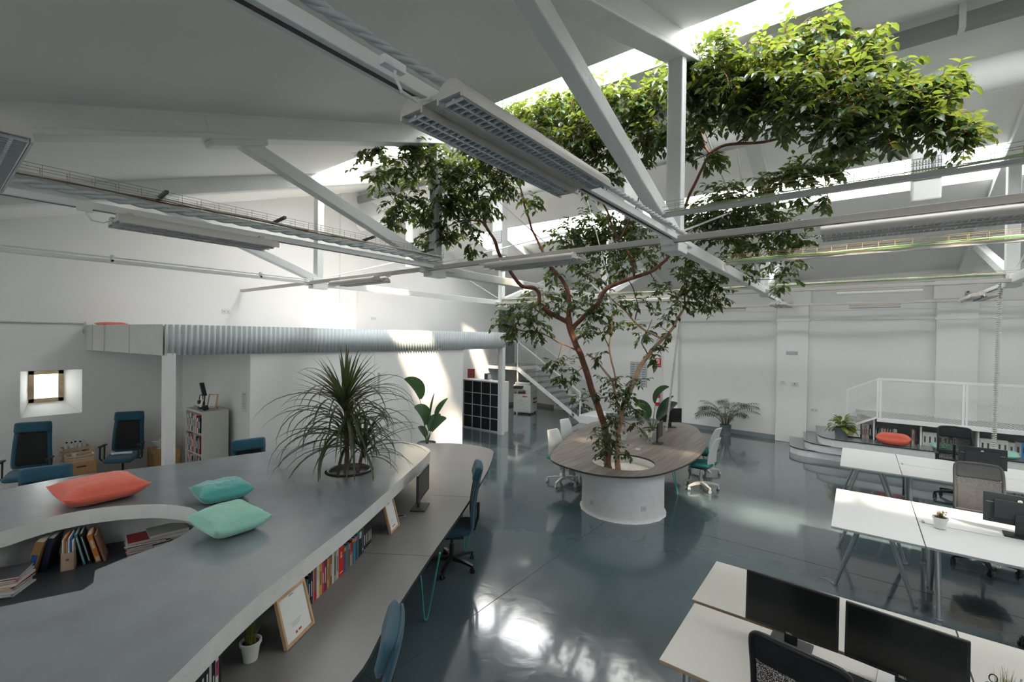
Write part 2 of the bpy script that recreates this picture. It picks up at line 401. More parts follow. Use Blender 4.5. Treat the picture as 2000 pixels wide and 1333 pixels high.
# other walls
Lb = 20.5
m = MB(); m.box((-1.8, back_y(-1.8) + .15, 3.6), (Lb, .3, 7.4), BA); struct('wall_back', m, wallm)
m = MB(); m.b2((XL - .5, YF - .3, 0), (XR + .3, YF, 7.3)); struct('wall_front', m, wallm)
m = MB(); m.b2((XR, YF, 0), (XR + .3, 16, 7.3)); struct('wall_right', m, wallm)
k = 1
for x0, x1 in ((-4.97, -4.50), (-1.78, -1.05), (1.42, 2.10), (4.7, 5.4), (-9.3, -8.6)):
    xm = (x0 + x1) / 2; m = MB(); m.box((xm, back_y(xm) - .08, 2.15), (x1 - x0, .18, 4.3), BA); m.box((xm, back_y(xm) - .085, 3.3), (x1 - x0 + .05, .2, .05), BA)
    m.box((xm, back_y(xm) - .1, 4.0), (x1 - x0 + .12, .2, .5), BA)
    struct('trim_%d' % k, m, wallm, bevel=.01); k += 1
m = MB(); m.b2((XL, 6.85, 2.86), (XL + .07, 7.35, 7)); struct('trim_%d' % k, m, wallm); k += 1
m = MB(); m.box((-1.8, back_y(-1.8) - .008, 3.58), (Lb, .03, .05), BA); m.box((-1.8, back_y(-1.8) - .012, 3.32), (Lb, .03, .02), BA); struct('trim_%d' % k, m, wallm); k += 1
m = MB(); m.b2((XL, 7.33, 6.42), (XR, 7.47, 6.58)); struct('trim_%d' % k, m, mat('ridge_grey', (.26, .28, .28), .6)); k += 1
m = MB()
for x in [XL + .8 + 1.6 * i for i in range(11)]: m.b2((x - .03, 7.31, 6.4), (x + .03, 7.49, 6.75))
struct('trim_%d' % k, m, beamw); k += 1
m = MB(); m.box((-1.8, back_y(-1.8) - .012, .06), (Lb, .03, .12), BA); struct('baseboard_back', m, skirt)
m = MB(); m.b2((XL, 8.5, 0), (XL + .02, 15.1, .12)); struct('baseboard_left', m, skirt)
# door above the landing
m = MB(); m.b2((XL, 13.62, 1.69), (XL + .035, 14.66, 3.74)); dr = struct('door_1', m, dgrey)
m = MB(); m.b2((XL, 13.56, 1.69), (XL + .05, 13.62, 3.80)); m.b2((XL, 14.66, 1.69), (XL + .05, 14.72, 3.80)); m.b2((XL, 13.62, 3.74), (XL + .05, 14.66, 3.80)); m.build('door_frame', white, dr)
m = MB(); m.b2((XL + .035, 13.72, 2.65), (XL + .08, 13.80, 2.68)); m.build('door_handle', steel, dr)
# partition walls below the mezzanine
PX = -7.93
m = MB(); m.b2((PX - .1, 3.31, 0), (PX, 8.36, 2.46)); pw = struct('wall_partition', m, wallm)
m = MB()
for y in (5.72, 6.72): m.b2((PX - .01, y - .012, .05), (PX + .012, y + .012, 2.45))
m.build('panel_joint', white, pw)
m = MB(); m.b2((PX, 5.80, 1.52), (PX + .02, 5.84, 1.98)); m.build('sliding_door_pull', edgew, pw)
m = MB(); m.b2((XL, 3.31, 0), (PX - .1, 3.41, 2.46)); struct('wall_alcove', m, wallm)
m = MB(); m.b2((XL, 8.26, 0), (PX - .1, 8.36, 2.46)); struct('wall_store', m, wallm)

# ================================================================= MEZZANINE
mz = thing('mezzanine', 'low white mezzanine faced with corrugated metal above the alcove and partition', 'mezzanine', (-7.9, 6.1, 0))
O = Vector((-7.9, 6.1, 0))
def rel(P, O=O): return tuple(Vector(P) - O)
m = MB(); m.prism([(-11.08 - O.x, 1.88 - O.y), (-7.95 - O.x, 2.16 - O.y), (-7.95 - O.x, 10.02 - O.y), (-11.08 - O.x, 10.02 - O.y)], 2.46, 2.86); m.build('deck', white, mz)
m = MB(); n = 8 * 104; L = 10.05 - 2.14; V = []; F = []
for i in range(n + 1):
    y = 2.14 - O.y + L * i / n; x = .035 + .018 * math.sin(2 * PI * i / 8)
    V += [(x - .03, y, 2.43), (x - .03, y, 2.88)]
for i in range(n): F.append((2 * i, 2 * i + 2, 2 * i + 3, 2 * i + 1))
m.add(V, F); o = m.build('corrugated_fascia', mat('corrugated_white', (.60, .66, .665), .4), mz, smooth='all'); sm = o.modifiers.new('thick', 'SOLIDIFY'); sm.thickness = .002
m = MB(); V = []; F = []; n = 320
for i in range(n + 1):
    t = i / n; V += [(-.02 - 3.16 * t, 2.13 - O.y - .28 * t + .004 * math.sin(i * 2 * PI / 8), z) for z in (2.43, 2.88)]
for i in range(n): F.append((2 * i, 2 * i + 1, 2 * i + 3, 2 * i + 2))
m.add(V, F); o = m.build('end_cladding', mat('end_white', (.60, .61, .58), .5), mz); sm = o.modifiers.new('thick', 'SOLIDIFY'); sm.thickness = .01; sm.offset = 1
for t in (.38, .72, .9):
    m = MB(); m.b2((-3.16 * t, 2.112 - O.y - .28 * t, 2.43), (-3.16 * t - .006, 2.13 - O.y - .28 * t, 2.88)); m.build('cladding_joint', edgew, mz)
m = MB(); m.b2((-3.1, 10.02 - O.y, 2.43), (0, 10.05 - O.y, 2.88)); m.build('end_panel', white, mz)
for y in (2.21, 9.96):
    m = MB(); m.box((-.06, y - O.y, 1.23), (.16, .13, 2.46)); m.build('post', white, mz, bevel=.008)
m = MB(); m.tube([(-3.13, 1.82 - O.y, 2.93), (-3.08, 1.80 - O.y, 2.86), (-3.10, 1.78 - O.y, 2.78), (-3.16, 1.80 - O.y, 2.73)], .012); m.build('hanging_cable', edgew, mz)
m = MB(); m.tube([(XL + .02, YF + .1, 2.9), (XL + .02, 1.84, 2.9)], .014)
tag(m.build('wall_conduit', edgew), 'thin grey conduit running along the left wall above the small window', 'conduit')

# ================================================================= ROOF TRUSSES
QY0, QY1, TZ = 4.6, 10.15, 3.76
def truss(x, label, ties):
    t = thing('roof_truss', label, 'truss', (x, 7.4, TZ), 0, None); oy, oz = 7.4, TZ
    def P(y, z, dx=0): return (dx, y - oy, z - oz)
    D = .24
    for a, b in ((-.1, RIDGE), (14.9, RIDGE)):
        m = MB(); za, zb = roof_z(a if a > 0 else 0) - D / 2 - (.03 if a < 0 else 0), roof_z(b) - D / 2
        m.beam(P(a, za), P(b, zb), .17, D); m.beam(P(a, za - .10), P(b, zb - .10), .23, .05); m.build('rafter', beamw, t, bevel=.01)
    for y, s in ((QY0, -1), (QY1, 1)):
        m = MB(); m.beam(P(y, TZ - .12), P(y, roof_z(y) - .1), .13, .15, (1, 0, 0)); m.build('post', beamw, t, bevel=.012)
        ye = y + s * 2.7; m = MB(); m.beam(P(y, TZ + .02), P(ye, roof_z(ye) - .2), .12, .14); m.build('strut', beamw, t, bevel=.012)
        m = MB(); m.beam(P(ye - .26, roof_z(ye - .26) - .16), P(ye + .26, roof_z(ye + .26) - .16), .185, .27); m.build('gusset', beamw, t, bevel=.02)
    m = MB(); m.box(P((QY0 + QY1) / 2, TZ - .03), (.11, QY1 - QY0 + .5, .13)); m.build('tie_beam', beamw, t, bevel=.01)
    for y in (QY0, QY1):
        m = MB(); m.tube([P(y - .32, TZ - .03, .07), P(y + .32, TZ - .03, .07)], .022); m.box(P(y, TZ - .04), (.17, .3, .2)); m.build('tie_bracket', beamw, t, bevel=.01)
    for ya, yb in ((QY0, QY1), (QY1, QY0)):
        m = MB(); m.tube([P(ya, TZ + .05), P(yb, roof_z(yb) - .25)], .011, 6); m.build('tension_rod', beamw, t)
    return t
tr = [(-8.15, 'white roof truss over the corrugated mezzanine, second from the left wall'), (-4.95, 'white roof truss over the grey resin platform, carrying a wire cable basket'),
      (-1.48, 'white roof truss overhead beside the biggest hanging luminaire'), (1.85, 'white roof truss at the right edge of the photo near the hanging cord'),
      ]
for x, l in tr: truss(x, l, 0)
t = truss(5.2, 'white roof truss beyond the right edge above the last desks', 0)
# rails under / along the truss lines
def rail_obj(name, label, cat, a, b, fn, group=None):
    a = Vector(a); b = Vector(b); c = (a + b) / 2; t = thing(name, label, cat, c, 0, group); fn(t, a - c, b - c); return t
def lightrail(t, a, b):
    m = MB(); m.beam(a, b, .075, .055); m.build('channel', lum if b.x != a.x else white, t, bevel=.004)
    d = (b - a).normalized(); m = MB(); m.beam(a + Vector((0, 0, -.026)), b + Vector((0, 0, -.026)), .022, .006); m.build('slot', mat('slot_dark', (.05, .04, .035), .6), t)
rail_obj('lighting_rail', 'white lighting rail with dark slot running overhead above the largest luminaire', 'rail', (-1.42, YF + .1, 3.74), (-1.42, QY0 - .17, 3.74), lightrail)
rail_obj('lighting_rail', 'beige lighting rail crossing the room in front of the tree, level with the near posts', 'rail', (XL + .05, 4.42, 3.72), (XR - .05, 4.42, 3.72), lightrail)
rail_obj('lighting_rail', 'white lighting rail under the white cable bundle near the back of the room', 'rail', (-8, 9.88, 3.70), (XR - .05, 9.88, 3.70), lightrail)
rail_obj('lighting_rail', 'thin lighting rail running closest along the back wall', 'rail', (-8, 13.4, 3.66), (XR - .05, 13.4, 3.66), lightrail)
rail_obj('lighting_rail', 'beige lighting rail below the wire basket on the left', 'rail', (-4.78, YF + .1, 3.74), (-4.78, QY0 - .17, 3.74), lightrail)
rail_obj('lighting_rail', 'short white rail from the near truss to the back wall', 'rail', (-1.48, QY1 + .2, 3.68), (-1.48, 14.2, 3.68), lightrail)
rail_obj('lighting_rail', 'short white rail from the right truss to the back wall', 'rail', (1.8, QY1 + .2, 3.68), (1.8, 14.0, 3.68), lightrail)
def pipes(t, a, b):
    m = MB(); m.beam(a, b, .05, .05); m.build('channel', beamw, t)
    m = MB(); m.tube([a + Vector((0, 0, .055)), b + Vector((0, 0, .055))], .012, 6); m.build('pipe', beamw, t)
    for k in range(6):
        p = a.lerp(b, (k + .5) / 6); m = MB(); m.box(p + Vector((0, 0, .04)), (.05, .03, .09)); m.build('clip', beamw, t)
rail_obj('twin_conduit', 'white twin conduit running above the mezzanine wall on the left', 'conduit', (-8.1, YF + .1, 3.72), (-8.1, QY0 - .1, 3.72), pipes)
# twisted flexible cable along the near truss line
m = MB(); y0, y1 = YF + .2, QY0
n = 1300
for s in range(3):
    pts = []
    for i in range(n + 1):
        y = y0 + (y1 - y0) * i / n; a = 2 * PI * (y / .075 / 3 + s / 3); pts.append((-1.372 + .0095 * math.cos(a), y, 3.80 + .0095 * math.sin(a)))
    m.tube(pts, .0115, 5)
tag(m.build('twisted_cable', mat('rope_white', (.50, .54, .56), .6), smooth='all'), 'thick white twisted flexible cable lying along the overhead rail', 'cable')
m = MB()
for s in range(2):
    pts = []
    for i in range(401):
        y = -3 + (4.5 + 3) * i / 400; a = 2 * PI * (y / .3 + s / 2); pts.append((-4.70 + .014 * math.cos(a), y, 3.815 + .014 * math.sin(a)))
    m.tube(pts, .018, 5)
tag(m.build('twisted_cable', mat('rope_white2', (.50, .54, .55), .6), smooth='all'), 'grey twisted cable inside the wire basket on the left', 'cable')

# ================================================================= CABLE TRAYS
def tray(label, a, b, cable_ms, group=None, w=.10, h=.09, rail=True):
    a = Vector(a); b = Vector(b); c = (a + b) / 2; t = thing('cable_tray', label, 'cable tray', c, 0, group); a, b = a - c, b - c
    d = (b - a).normalized(); s = d.cross(Vector((0, 0, 1))).normalized(); L = (b - a).length; U = Vector((0, 0, 1))
    m = MB()
    for q in (-1, 1):
        for z in (0, h * .5, h): m.tube([a + s * (q * w / 2) + U * z, b + s * (q * w / 2) + U * z], .0022, 3, False)
    m.tube([a, b], .0022, 3, False)
    n = int(L / .14)
    for i in range(n + 1):
        p = a + d * (L * i / n); m.tube([p + s * w / 2 + U * h, p + s * w / 2, p - s * w / 2, p - s * w / 2 + U * h], .0020, 3, False)
    m.build('wire_basket', wirem, t)
    if rail: m = MB(); m.beam(a - U * .02, b - U * .02, .045, .028); m.build('support_rail', galv, t)
    for k, (cm, r) in enumerate(cable_ms):
        m = MB(); off = (k - (len(cable_ms) - 1) / 2) * w / max(len(cable_ms), 1); pts = []
        N = int(L / .35)
        for i in range(N + 1):
            p = a + d * (L * i / N) + s * (off + rnd.uniform(-.012, .012)) + U * (r + .004 + rnd.uniform(0, .016)); pts.append(p)
        m.tube(pts, r, 5); m.build('cable', cm, t)
    return t
tray('wire cable tray nearest the camera on the right, with brown wires above the beige rail', (-1.45, 4.12, 3.90), (XR - .1, 4.12, 3.90), [(galv, .008), (cabg, .004)])
tray('wire cable tray full of green cables on the right', (-1.40, 6.48, 3.78), (XR - .1, 6.48, 3.78), [(cabg, .008), (cabw, .01), (cabg, .007)])
tray('wire cable tray stuffed with white cables along the back truss line', (-8.1, 10.1, 3.80), (XR - .1, 10.1, 3.80), [(cabw, .016), (cabw, .018), (cabw, .014), (cabg, .006)], h=.07)
lt = tray('wire cable tray with brown wires crossing above the left platform', (-4.72, -3, 3.86), (-4.72, 4.5, 3.86), [(cabb, .007), (cabb, .005), (cabw, .009)])
for y in (1.23, 2.19, 3.23, 4.15):
    m = MB(); m.beam((-.02, y - .75, .03), (.22, y - .75, .05), .025, .025); m.build('bracket_arm', dsteel, lt)
tray('short wire cable tray coming toward the camera at the right edge', (1.95, 5.5, 3.74), (1.95, 10.1, 3.74), [(cabw, .01), (cabg, .007)])

# ================================================================= LUMINAIRES
def luminaire(label, loc, rz, group=None, L=1.22):
    t = thing('hanging_luminaire', label, 'ceiling light', loc, rz, group)   # runs along local Y, underside near z = 0
    n = 10
    for s in (-1, 1):
        m = MB(); cx = s * .105; prof = []
        for i in range(n + 1):
            a = PI * i / n; prof.append((cx + .065 * math.cos(a), .012 + .058 * math.sin(a)))
        V = []; F = []
        for y in (-L / 2, L / 2): V += [(x, y, z) for x, z in prof] + [(cx - .065, y, -.008), (cx - .055, y, -.008), (cx - .055, y, .008), (cx + .055, y, .008), (cx + .055, y, -.008), (cx + .065, y, -.008)]
        K = n + 7
        for i in range(K): F.append((i, (i + 1) % K, K + (i + 1) % K, K + i))
        F.append(tuple(range(K - 1, -1, -1))); F.append(tuple(K + i for i in range(K)))
        m.add(V, F); m.build('housing', lum, t, smooth=35)
        m = MB(); m.m = 0
        nb = 34
        for i in range(nb):
            y = -L / 2 + .03 + (L - .06) * i / (nb - 1); m.box((cx, y, .001), (.104, .0035, .013))
        m.beam((cx - .050, -L / 2 + .02, .001), (cx - .050, L / 2 - .02, .001), .004, .016); m.beam((cx + .050, -L / 2 + .02, .001), (cx + .050, L / 2 - .02, .001), .004, .016)
        m.beam((cx, -L / 2 + .02, .002), (cx, L / 2 - .02, .002), .012, .010)
        m.build('louvre', louv, t)
        m = MB(); m.box((cx, 0, .0095), (.108, L - .02, .003)); m.build('tube_recess', lamp_dark, t)
    m = MB(); m.box((0, 0, .03), (.1, L - .01, .02)); m.build('centre_plate', lum, t)
    for y in (-L / 2 + .1, L / 2 - .1):
        m = MB(); m.box((0, y, .06), (.05, .04, .09)); m.build('mount', lum, t)
    m = MB(); m.tube([(0, -L / 2 - .16, .07), (0, -L / 2 - .16, .04), (0, -L / 2 - .13, .0), (0, -L / 2 - .06, -.005), (0, -L / 2, .03)], .006, 6); m.box((0, -L / 2 - .17, .075), (.03, .09, .03)); m.build('power_lead', white, t)
    return t
L1 = luminaire('largest hanging twin louvred luminaire right above the tree-side of the platform', (-1.30, 1.78, 3.625), 0)
for lab, loc, rz in (
    ('twin louvred luminaire hanging below the left wire basket', (-4.72, 1.55, 3.62), 0),
    ('small twin luminaire left of the tree, above the corrugated mezzanine', (-6.50, 4.36, 3.60), PI / 2),
    ('twin louvred luminaire in front of the tree trunk fork', (-3.02, 4.34, 3.60), -PI / 2),
    ('big twin luminaire on the beige rail at the right edge', (.36, 4.46, 3.60), -PI / 2),
    ('luminaire end poking in at the upper left corner', (-3.52, .14, 3.60), PI / 2),
    ('luminaire seen end-on near the back wall, left of the pillar', (-1.45, 12.3, 3.56), 0),
    ('luminaire seen end-on near the back wall under the right truss', (1.70, 11.7, 3.56), 0),
    ('luminaire seen behind the foliage near the back wall', (-3.7, 9.85, 3.58), PI / 2)):
    copy_tree(L1, None, loc, rz, lab)
def batten(label, loc, rz, L=1.15, m1=None):
    t = thing('batten_light', label, 'ceiling light', loc, rz)
    m = MB(); m.box((0, 0, .045), (.06, L, .03)); m.build('tray', lum, t)
    m = MB(); m.tube([(0, -L / 2 + .01, .0), (0, L / 2 - .01, .0)], .032, 10); m.build('diffuser', m1 or mat('opal', (.80, .79, .77), .4), t, smooth=50)
    return t
batten('long white batten light under the white cable bundle', (.25, 9.88, 3.61), PI / 2)
batten('thin beige batten light on the rear wall rail between the pillars', (.28, 13.4, 3.57), PI / 2, .95, lum)
batten('thin beige batten light on the rear wall rail behind the foliage', (-2.95, 13.45, 3.57), PI / 2, 1.1, lum)
batten('thin beige batten light on the rear wall rail at the right edge', (3.2, 13.4, 3.57), PI / 2, 1.1, lum)

# ================================================================= DUCT
du = thing('ventilation_duct', 'round white ventilation duct running under the roof ridge with grille drops', 'duct', (-1.8, 7.4, 5.81))
m = MB(); m.tube([(-9.1, 0, 0), (9.2, 0, 0)], .19, 24); m.build('pipe', white, du, smooth=50)
for x in (.62, -3.08, -6.0, -8.8):
    m = MB(); m.box((x + 1.8, 0, -.70), (.27, .20, 1.3)); dd = m.build('drop', white, du, bevel=.02)
    m = MB(); m.box((x + 1.8, -.105, -.98), (.25, .012, .25)); g = m.build('grille', dsteel, dd)
    m = MB()
    for i in range(9): m.box((x + 1.8 - .11 + .0275 * i, -.113, -.98), (.012, .008, .24))
    for i in range(7): m.box((x + 1.8, -.112, -1.09 + .037 * i), (.24, .008, .006))
    m.build('grille_bars', white, g)
for x, y, z, lab in ((-1.55, 14.12, 3.78, 'small beige spotlight on top of the middle pillar'), (2.0, 13.9, 3.82, 'small beige spotlight on top of the right pillar')):
    t = thing('spotlight', lab, 'spotlight', (x, y, z)); m = MB(); m.box((0, 0, 0), (.3, .14, .05), .2); m.build('head', lum, t, bevel=.01); m = MB(); m.box((-.1, .16, .06), (.03, .24, .03)); m.build('arm', blk, t)
# thin hanging wires and spiral cords
def spiral_cord(label, a, b, r, tr, pitch, name='spiral_cord'):
    a, b = Vector(a), Vector(b); L = (b - a).length; n = int(L / pitch * 8); m = MB(); d = (b - a).normalized(); u = d.cross(Vector((0, 1, 0))).normalized(); v = d.cross(u)
    pts = [a + d * (L * i / n) + (u * math.cos(2 * PI * i / 8) + v * math.sin(2 * PI * i / 8)) * r for i in range(n + 1)]
    m.tube(pts, tr, 4); m.tube([a, b], r * .62, 6)
    tag(m.build(name, cabw, smooth='all'), label, 'cord')
spiral_cord('white ribbed cable spine hanging down to the rear white desks', (1.76, 10.3, 3.74), (1.76, 10.55, .76), .026, .008, .035)
spiral_cord('white ribbed cable hanging slanted onto the oval oak table', (-3.05, 10.1, 3.72), (-3.25, 9.75, .78), .022, .007, .035)
m = MB(); m.tube([(-1.48, 7.4, 5.6), (-1.62, 10.05, 3.8)], .013, 6); tag(m.build('suspension_cord', cabw), 'white cord slanting down to the back node of the near truss', 'cord')
m = MB(); m.tube([(-3.6, 6.4, 5.5), (-3.2, 6.6, 3.9), (-3.15, 6.8, 3.2)], .008, 6); tag(m.build('suspension_cord', cabw), 'thin white cord hanging among the tree branches', 'cord')
# ================================================================= PLATFORM + BENCH
OUT = [(-2.05, -1.6), (-2.10, -.6), (-2.24, .2), (-2.40, .60), (-2.84, 1.23), (-3.43, 2.32), (-4.15, 3.51), (-4.50, 4.07), (-4.72, 4.32), (-5.12, 4.42), (-5.6, 4.36), (-6.05, 4.10), (-6.28, 3.55), (-6.26, 3.02), (-6.40, 2.4), (-6.53, 1.82), (-6.77, 1.05), (-6.74, .49), (-6.7, -.4), (-6.6, -1.6)]
OUTs = catmull(OUT[:], 5)
HOLE = [(-5.32, .39), (-5.43, .69), (-5.37, 1.00), (-5.13, 1.31), (-4.84, 1.47), (-4.62, 1.50), (-4.44, 1.45), (-4.27, 1.36), (-4.12, 1.18), (-4.07, 1.0), (-4.04, .86), (-3.99, .71)]
HOLE2 = [(-3.80, .67), (-3.74, .61), (-3.81, .44), (-3.87, .28), (-3.92, -.1), (-4.1, -.5), (-4.5, -.75), (-4.95, -.5), (-5.2, -.05)]
HO = catmull(HOLE, 4, False) + HOLE2
PC = (-4.69, 3.05)
POTH = [(PC[0] + .27 * math.cos(2 * PI * i / 32), PC[1] + .27 * math.sin(2 * PI * i / 32)) for i in range(32)]
def loc2(poly, o): return [(p[0] - o[0], p[1] - o[1]) for p in poly]
po = (-4.4, 1.4)
pf = thing('raised_platform', 'glossy grey resin platform with thick white plaster edge and cut-out book well', 'platform', (po[0], po[1], 0))
m = MB(); m.prism(loc2(OUTs, po), 1.05, 1.18, [loc2(HO, po), loc2(POTH, po)], side=1, top=0); m.m = 1
m.build('platform_top', [platm, fascia], pf)
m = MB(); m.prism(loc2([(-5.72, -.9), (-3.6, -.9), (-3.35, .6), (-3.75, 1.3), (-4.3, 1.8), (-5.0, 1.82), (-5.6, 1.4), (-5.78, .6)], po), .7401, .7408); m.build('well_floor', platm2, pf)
def ringwall(m, poly, z0, z1, th=.04):
    a = poly; b = offset(poly, th); n = len(a); V = [(p[0], p[1], z) for z in (z0, z1) for p in a] + [(p[0], p[1], z) for z in (z0, z1) for p in b]
    F = []
    for i in range(n):
        j = (i + 1) % n; F += [(i, j, n + j, n + i), (2 * n + i, 3 * n + i, 3 * n + j, 2 * n + j)]
    m.add(V, F)
m = MB(); ringwall(m, loc2(catmull(offset(OUT, .42), 3), po), .74, 1.06); m.build('back_panel', plaster, pf)
m = MB(); ringwall(m, loc2(catmull(offset([h for h in HOLE + HOLE2[2:]], -.30), 3), po), .74, 1.06, -.03); m.build('well_wall', plaster, pf)
m = MB(); ringwall(m, loc2(catmull(offset(OUT, .55), 3), po), 0, .705); m.build('plinth', mat('dark_plinth', (.05, .06, .065), .6), pf)
BF = [(-1.98, -1.6), (-2.05, -.3), (-2.16, .8), (-2.31, 1.53), (-2.59, 1.99), (-3.07, 2.83), (-3.55, 3.72), (-4.04, 4.59), (-4.50, 5.35), (-4.91, 5.94), (-5.12, 6.18), (-5.38, 6.27), (-5.75, 6.24), (-6.09, 6.10), (-6.39, 5.74), (-6.55, 5.0), (-6.45, 4.1), (-6.35, 3.0), (-6.65, 1.6), (-6.7, .3), (-6.6, -1.6)]
BS = catmull(BF, 5)
be = thing('bench_desk', 'long curved grey desk running under the edge of the raised platform', 'desk', (po[0], po[1], 0))
m = MB(); m.prism(loc2(BS, po), .705, .74, side=1, top=0); m.m = 1; m.build('desk_top', [benchm, benche], be)
m = MB()
for a, b in (((-3.62, 2.50), (-3.08, 2.86)), ((-4.28, 3.95), (-3.80, 4.24)), ((-2.75, 1.05), (-2.27, 1.30))):
    m.beam((a[0] - po[0], a[1] - po[1], .7402), (b[0] - po[0], b[1] - po[1], .7402), .004, .0016)
m.build('panel_joint', benche, be)
def hairpin(m, x, y, a, s=.10, h=.70, out=.12):
    c, s_ = math.cos(a), math.sin(a)
    def P(u, v, z): return (x + u * c - v * s_, y + u * s_ + v * c, z)
    m.tube([P(-s, -out, h), P(-s * .18, 0, .035), P(-s * .06, 0, .012), P(s * .06, 0, .012), P(s * .18, 0, .035), P(s, -out, h)], .0095, 8)
for x, y, a in ((-3.28, 2.98, 1.05), (-2.42, 1.55, 1.1), (-3.95, 4.25, 1.05), (-5.3, 5.9, 1.9)):
    m = MB(); hairpin(m, x - po[0], y - po[1], a); m.build('hairpin_leg', tealm, be, smooth=60)

# pillows
def pillow(name, label, loc, rz, sx, sy, h, m_, tilt=(0, 0), seed=1, cat='cushion', name2=None):
    N = 28; V = []; F = []; r_ = random.Random(seed)
    for sd in (1, -1):
        for j in range(N + 1):
            for i in range(N + 1):
                u, v = -1 + 2 * i / N, -1 + 2 * j / N
                pin = 1 - .10 * (1 - u * u) * abs(v) ** 3 ; pin2 = 1 - .10 * (1 - v * v) * abs(u) ** 3
                th = (max(0, (1 - u ** 4)) * max(0, (1 - v ** 4))) ** .55
                nz = noise.noise(Vector((u * 2.2 + seed, v * 2.2, seed))) * .16 + noise.noise(Vector((u * 4 * (1 + v), v * 7 + seed, 3))) * .10
                x = u * sx / 2 * pin2; y = v * sy / 2 * pin; c4 = (abs(u) * abs(v)) ** 4
                z = h / 2 * (1 + c4 * .35) + sd * h / 2 * th * (1 + (nz if sd > 0 else 0)) * (1 if sd > 0 else .98)
                if sd < 0: z = max(z, .002) if th > .2 else z
                V.append((x, y, z))
    K = (N + 1) ** 2
    for j in range(N):
        for i in range(N):
            a = j * (N + 1) + i; F.append((a, a + 1, a + N + 2, a + N + 1)); F.append((K + a, K + a + N + 1, K + a + N + 2, K + a + 1))
    ring = [i for i in range(N + 1)] + [j * (N + 1) + N for j in range(1, N + 1)] + [N * (N + 1) + i for i in range(N - 1, -1, -1)] + [j * (N + 1) for j in range(N - 1, 0, -1)]
    for k in range(len(ring)):
        a, b = ring[k], ring[(k + 1) % len(ring)]; F.append((b, a, K + a, K + b))
    mb = MB(); mb.add(V, F); o = mb.build(name, m_, smooth='all'); o.location = loc; o.rotation_euler = (tilt[0], tilt[1], rz)
    return tag(o, label, cat)
pillow('cushion', 'large coral red cushion lying on the grey platform behind the book well', (-5.68, 1.04, 1.181), R(3), .60, .62, .20, redf, seed=1)
pillow('cushion', 'turquoise velvet cushion on the grey platform, farther of the two green ones', (-4.80, 1.76, 1.181), R(-6), .40, .45, .17, tealf, seed=4)
pillow('cushion', 'pale mint cushion on the grey platform, nearest the camera', (-3.96, 1.50, 1.19), R(8), .42, .44, .19, mintf, (R(-3), R(4)), seed=9)

# ---------------- books
BC = {'black': (.012, .012, .013), 'white': (.62, .62, .60), 'red': (.55, .02, .015), 'yellow': (.62, .33, .03), 'magenta': (.42, .04, .16), 'dark red': (.22, .02, .02), 'brown': (.22, .10, .06),
      'grey': (.30, .31, .29), 'cream': (.50, .46, .38), 'blue': (.02, .09, .26), 'teal': (.03, .17, .19), 'dark green': (.03, .10, .07), 'orange': (.48, .16, .03), 'navy': (.010, .02, .05), 'green': (.08, .30, .15), 'pale grey': (.46, .48, .48), 'dark grey': (.06, .065, .07), 'pink': (.50, .20, .22), 'bright blue': (.02, .22, .50), 'tan': (.30, .17, .07)}
pagem = mat('book_pages', (.55, .52, .44), .9)
def bmat(c): return mat('cover_' + c.replace(' ', '_'), BC[c], .5)
def book(label, col, w, d, h, loc, rz, lean=0.0, group=None, strip=None, flat=False, name='book', cat='book'):
    """spine faces local -Y; w along local X"""
    t = bpy.data.objects.new(name, None); COL.objects.link(t); t.empty_display_size = .05
    t.location = loc; t.rotation_euler = (0, lean, rz); tag(t, label, cat, group)
    mb = MB(); c = .0025
    mb.b2((-w / 2, -d / 2, 0), (-w / 2 + c, d / 2, h)); mb.b2((w / 2 - c, -d / 2, 0), (w / 2, d / 2, h)); mb.b2((-w / 2 + c, -d / 2, 0), (w / 2 - c, -d / 2 + c, h)); mb.build('cover', bmat(col), t)
    mb = MB(); mb.b2((-w / 2 + c, -d / 2 + c, .003), (w / 2 - c, d / 2 - .004, h - .004)); mb.build('pages', pagem, t)
    if strip:
        mb = MB()
        for z0, z1, ww in strip[1]: mb.b2((-w * ww / 2, -d / 2 - .0008, h * z0), (w * ww / 2, -d / 2, h * z1))
        mb.build('spine_print', bmat(strip[0]), t)
    return t
class Namer:
    """labels tell each book of a row apart by its neighbours"""
    def __init__(s): s.used = {}
    def __call__(s, l):
        s.used[l] = s.used.get(l, 0) + 1; assert s.used[l] == 1, l; return l
NM = Namer()
ORD = ['first', 'second', 'third', 'fourth', 'fifth', 'sixth', 'seventh', 'eighth', 'ninth', 'tenth', 'eleventh', 'twelfth', 'thirteenth', 'fourteenth', 'fifteenth', 'sixteenth', 'seventeenth', 'eighteenth', 'nineteenth', 'twentieth']
def row_labels(cols, where, noun='book'):
    out = []; tot = {}
    for c in cols: tot[c] = tot.get(c, 0) + 1
    seen = {}
    for i, c in enumerate(cols):
        seen[c] = seen.get(c, 0) + 1
        if tot[c] == 1: l = '%s %s %s' % (c, noun, where)
        else: l = '%s %s, %s of its colour from left, %s' % (c, noun, ORD[seen[c] - 1], where)
        out.append(l)
    return out
EDGE = [Vector((x, y)) for x, y in catmull([(-2.24, .2), (-2.40, .60), (-2.84, 1.23), (-3.43, 2.32), (-4.15, 3.51), (-4.50, 4.07)], 14, False)]
def edge_at(s):
    """point and tangent at arc length s measured along the platform edge"""
    for a, b in zip(EDGE, EDGE[1:]):
        L = (b - a).length
        if s <= L: return a + (b - a) * (s / L), (b - a).normalized()
        s -= L
    return EDGE[-1], (EDGE[-1] - EDGE[-2]).normalized()
def edge_s(y):
    s = 0
    for a, b in zip(EDGE, EDGE[1:]):
        if a.y <= y <= b.y: return s + (b - a).length * (y - a.y) / (b.y - a.y)
        s += (b - a).length
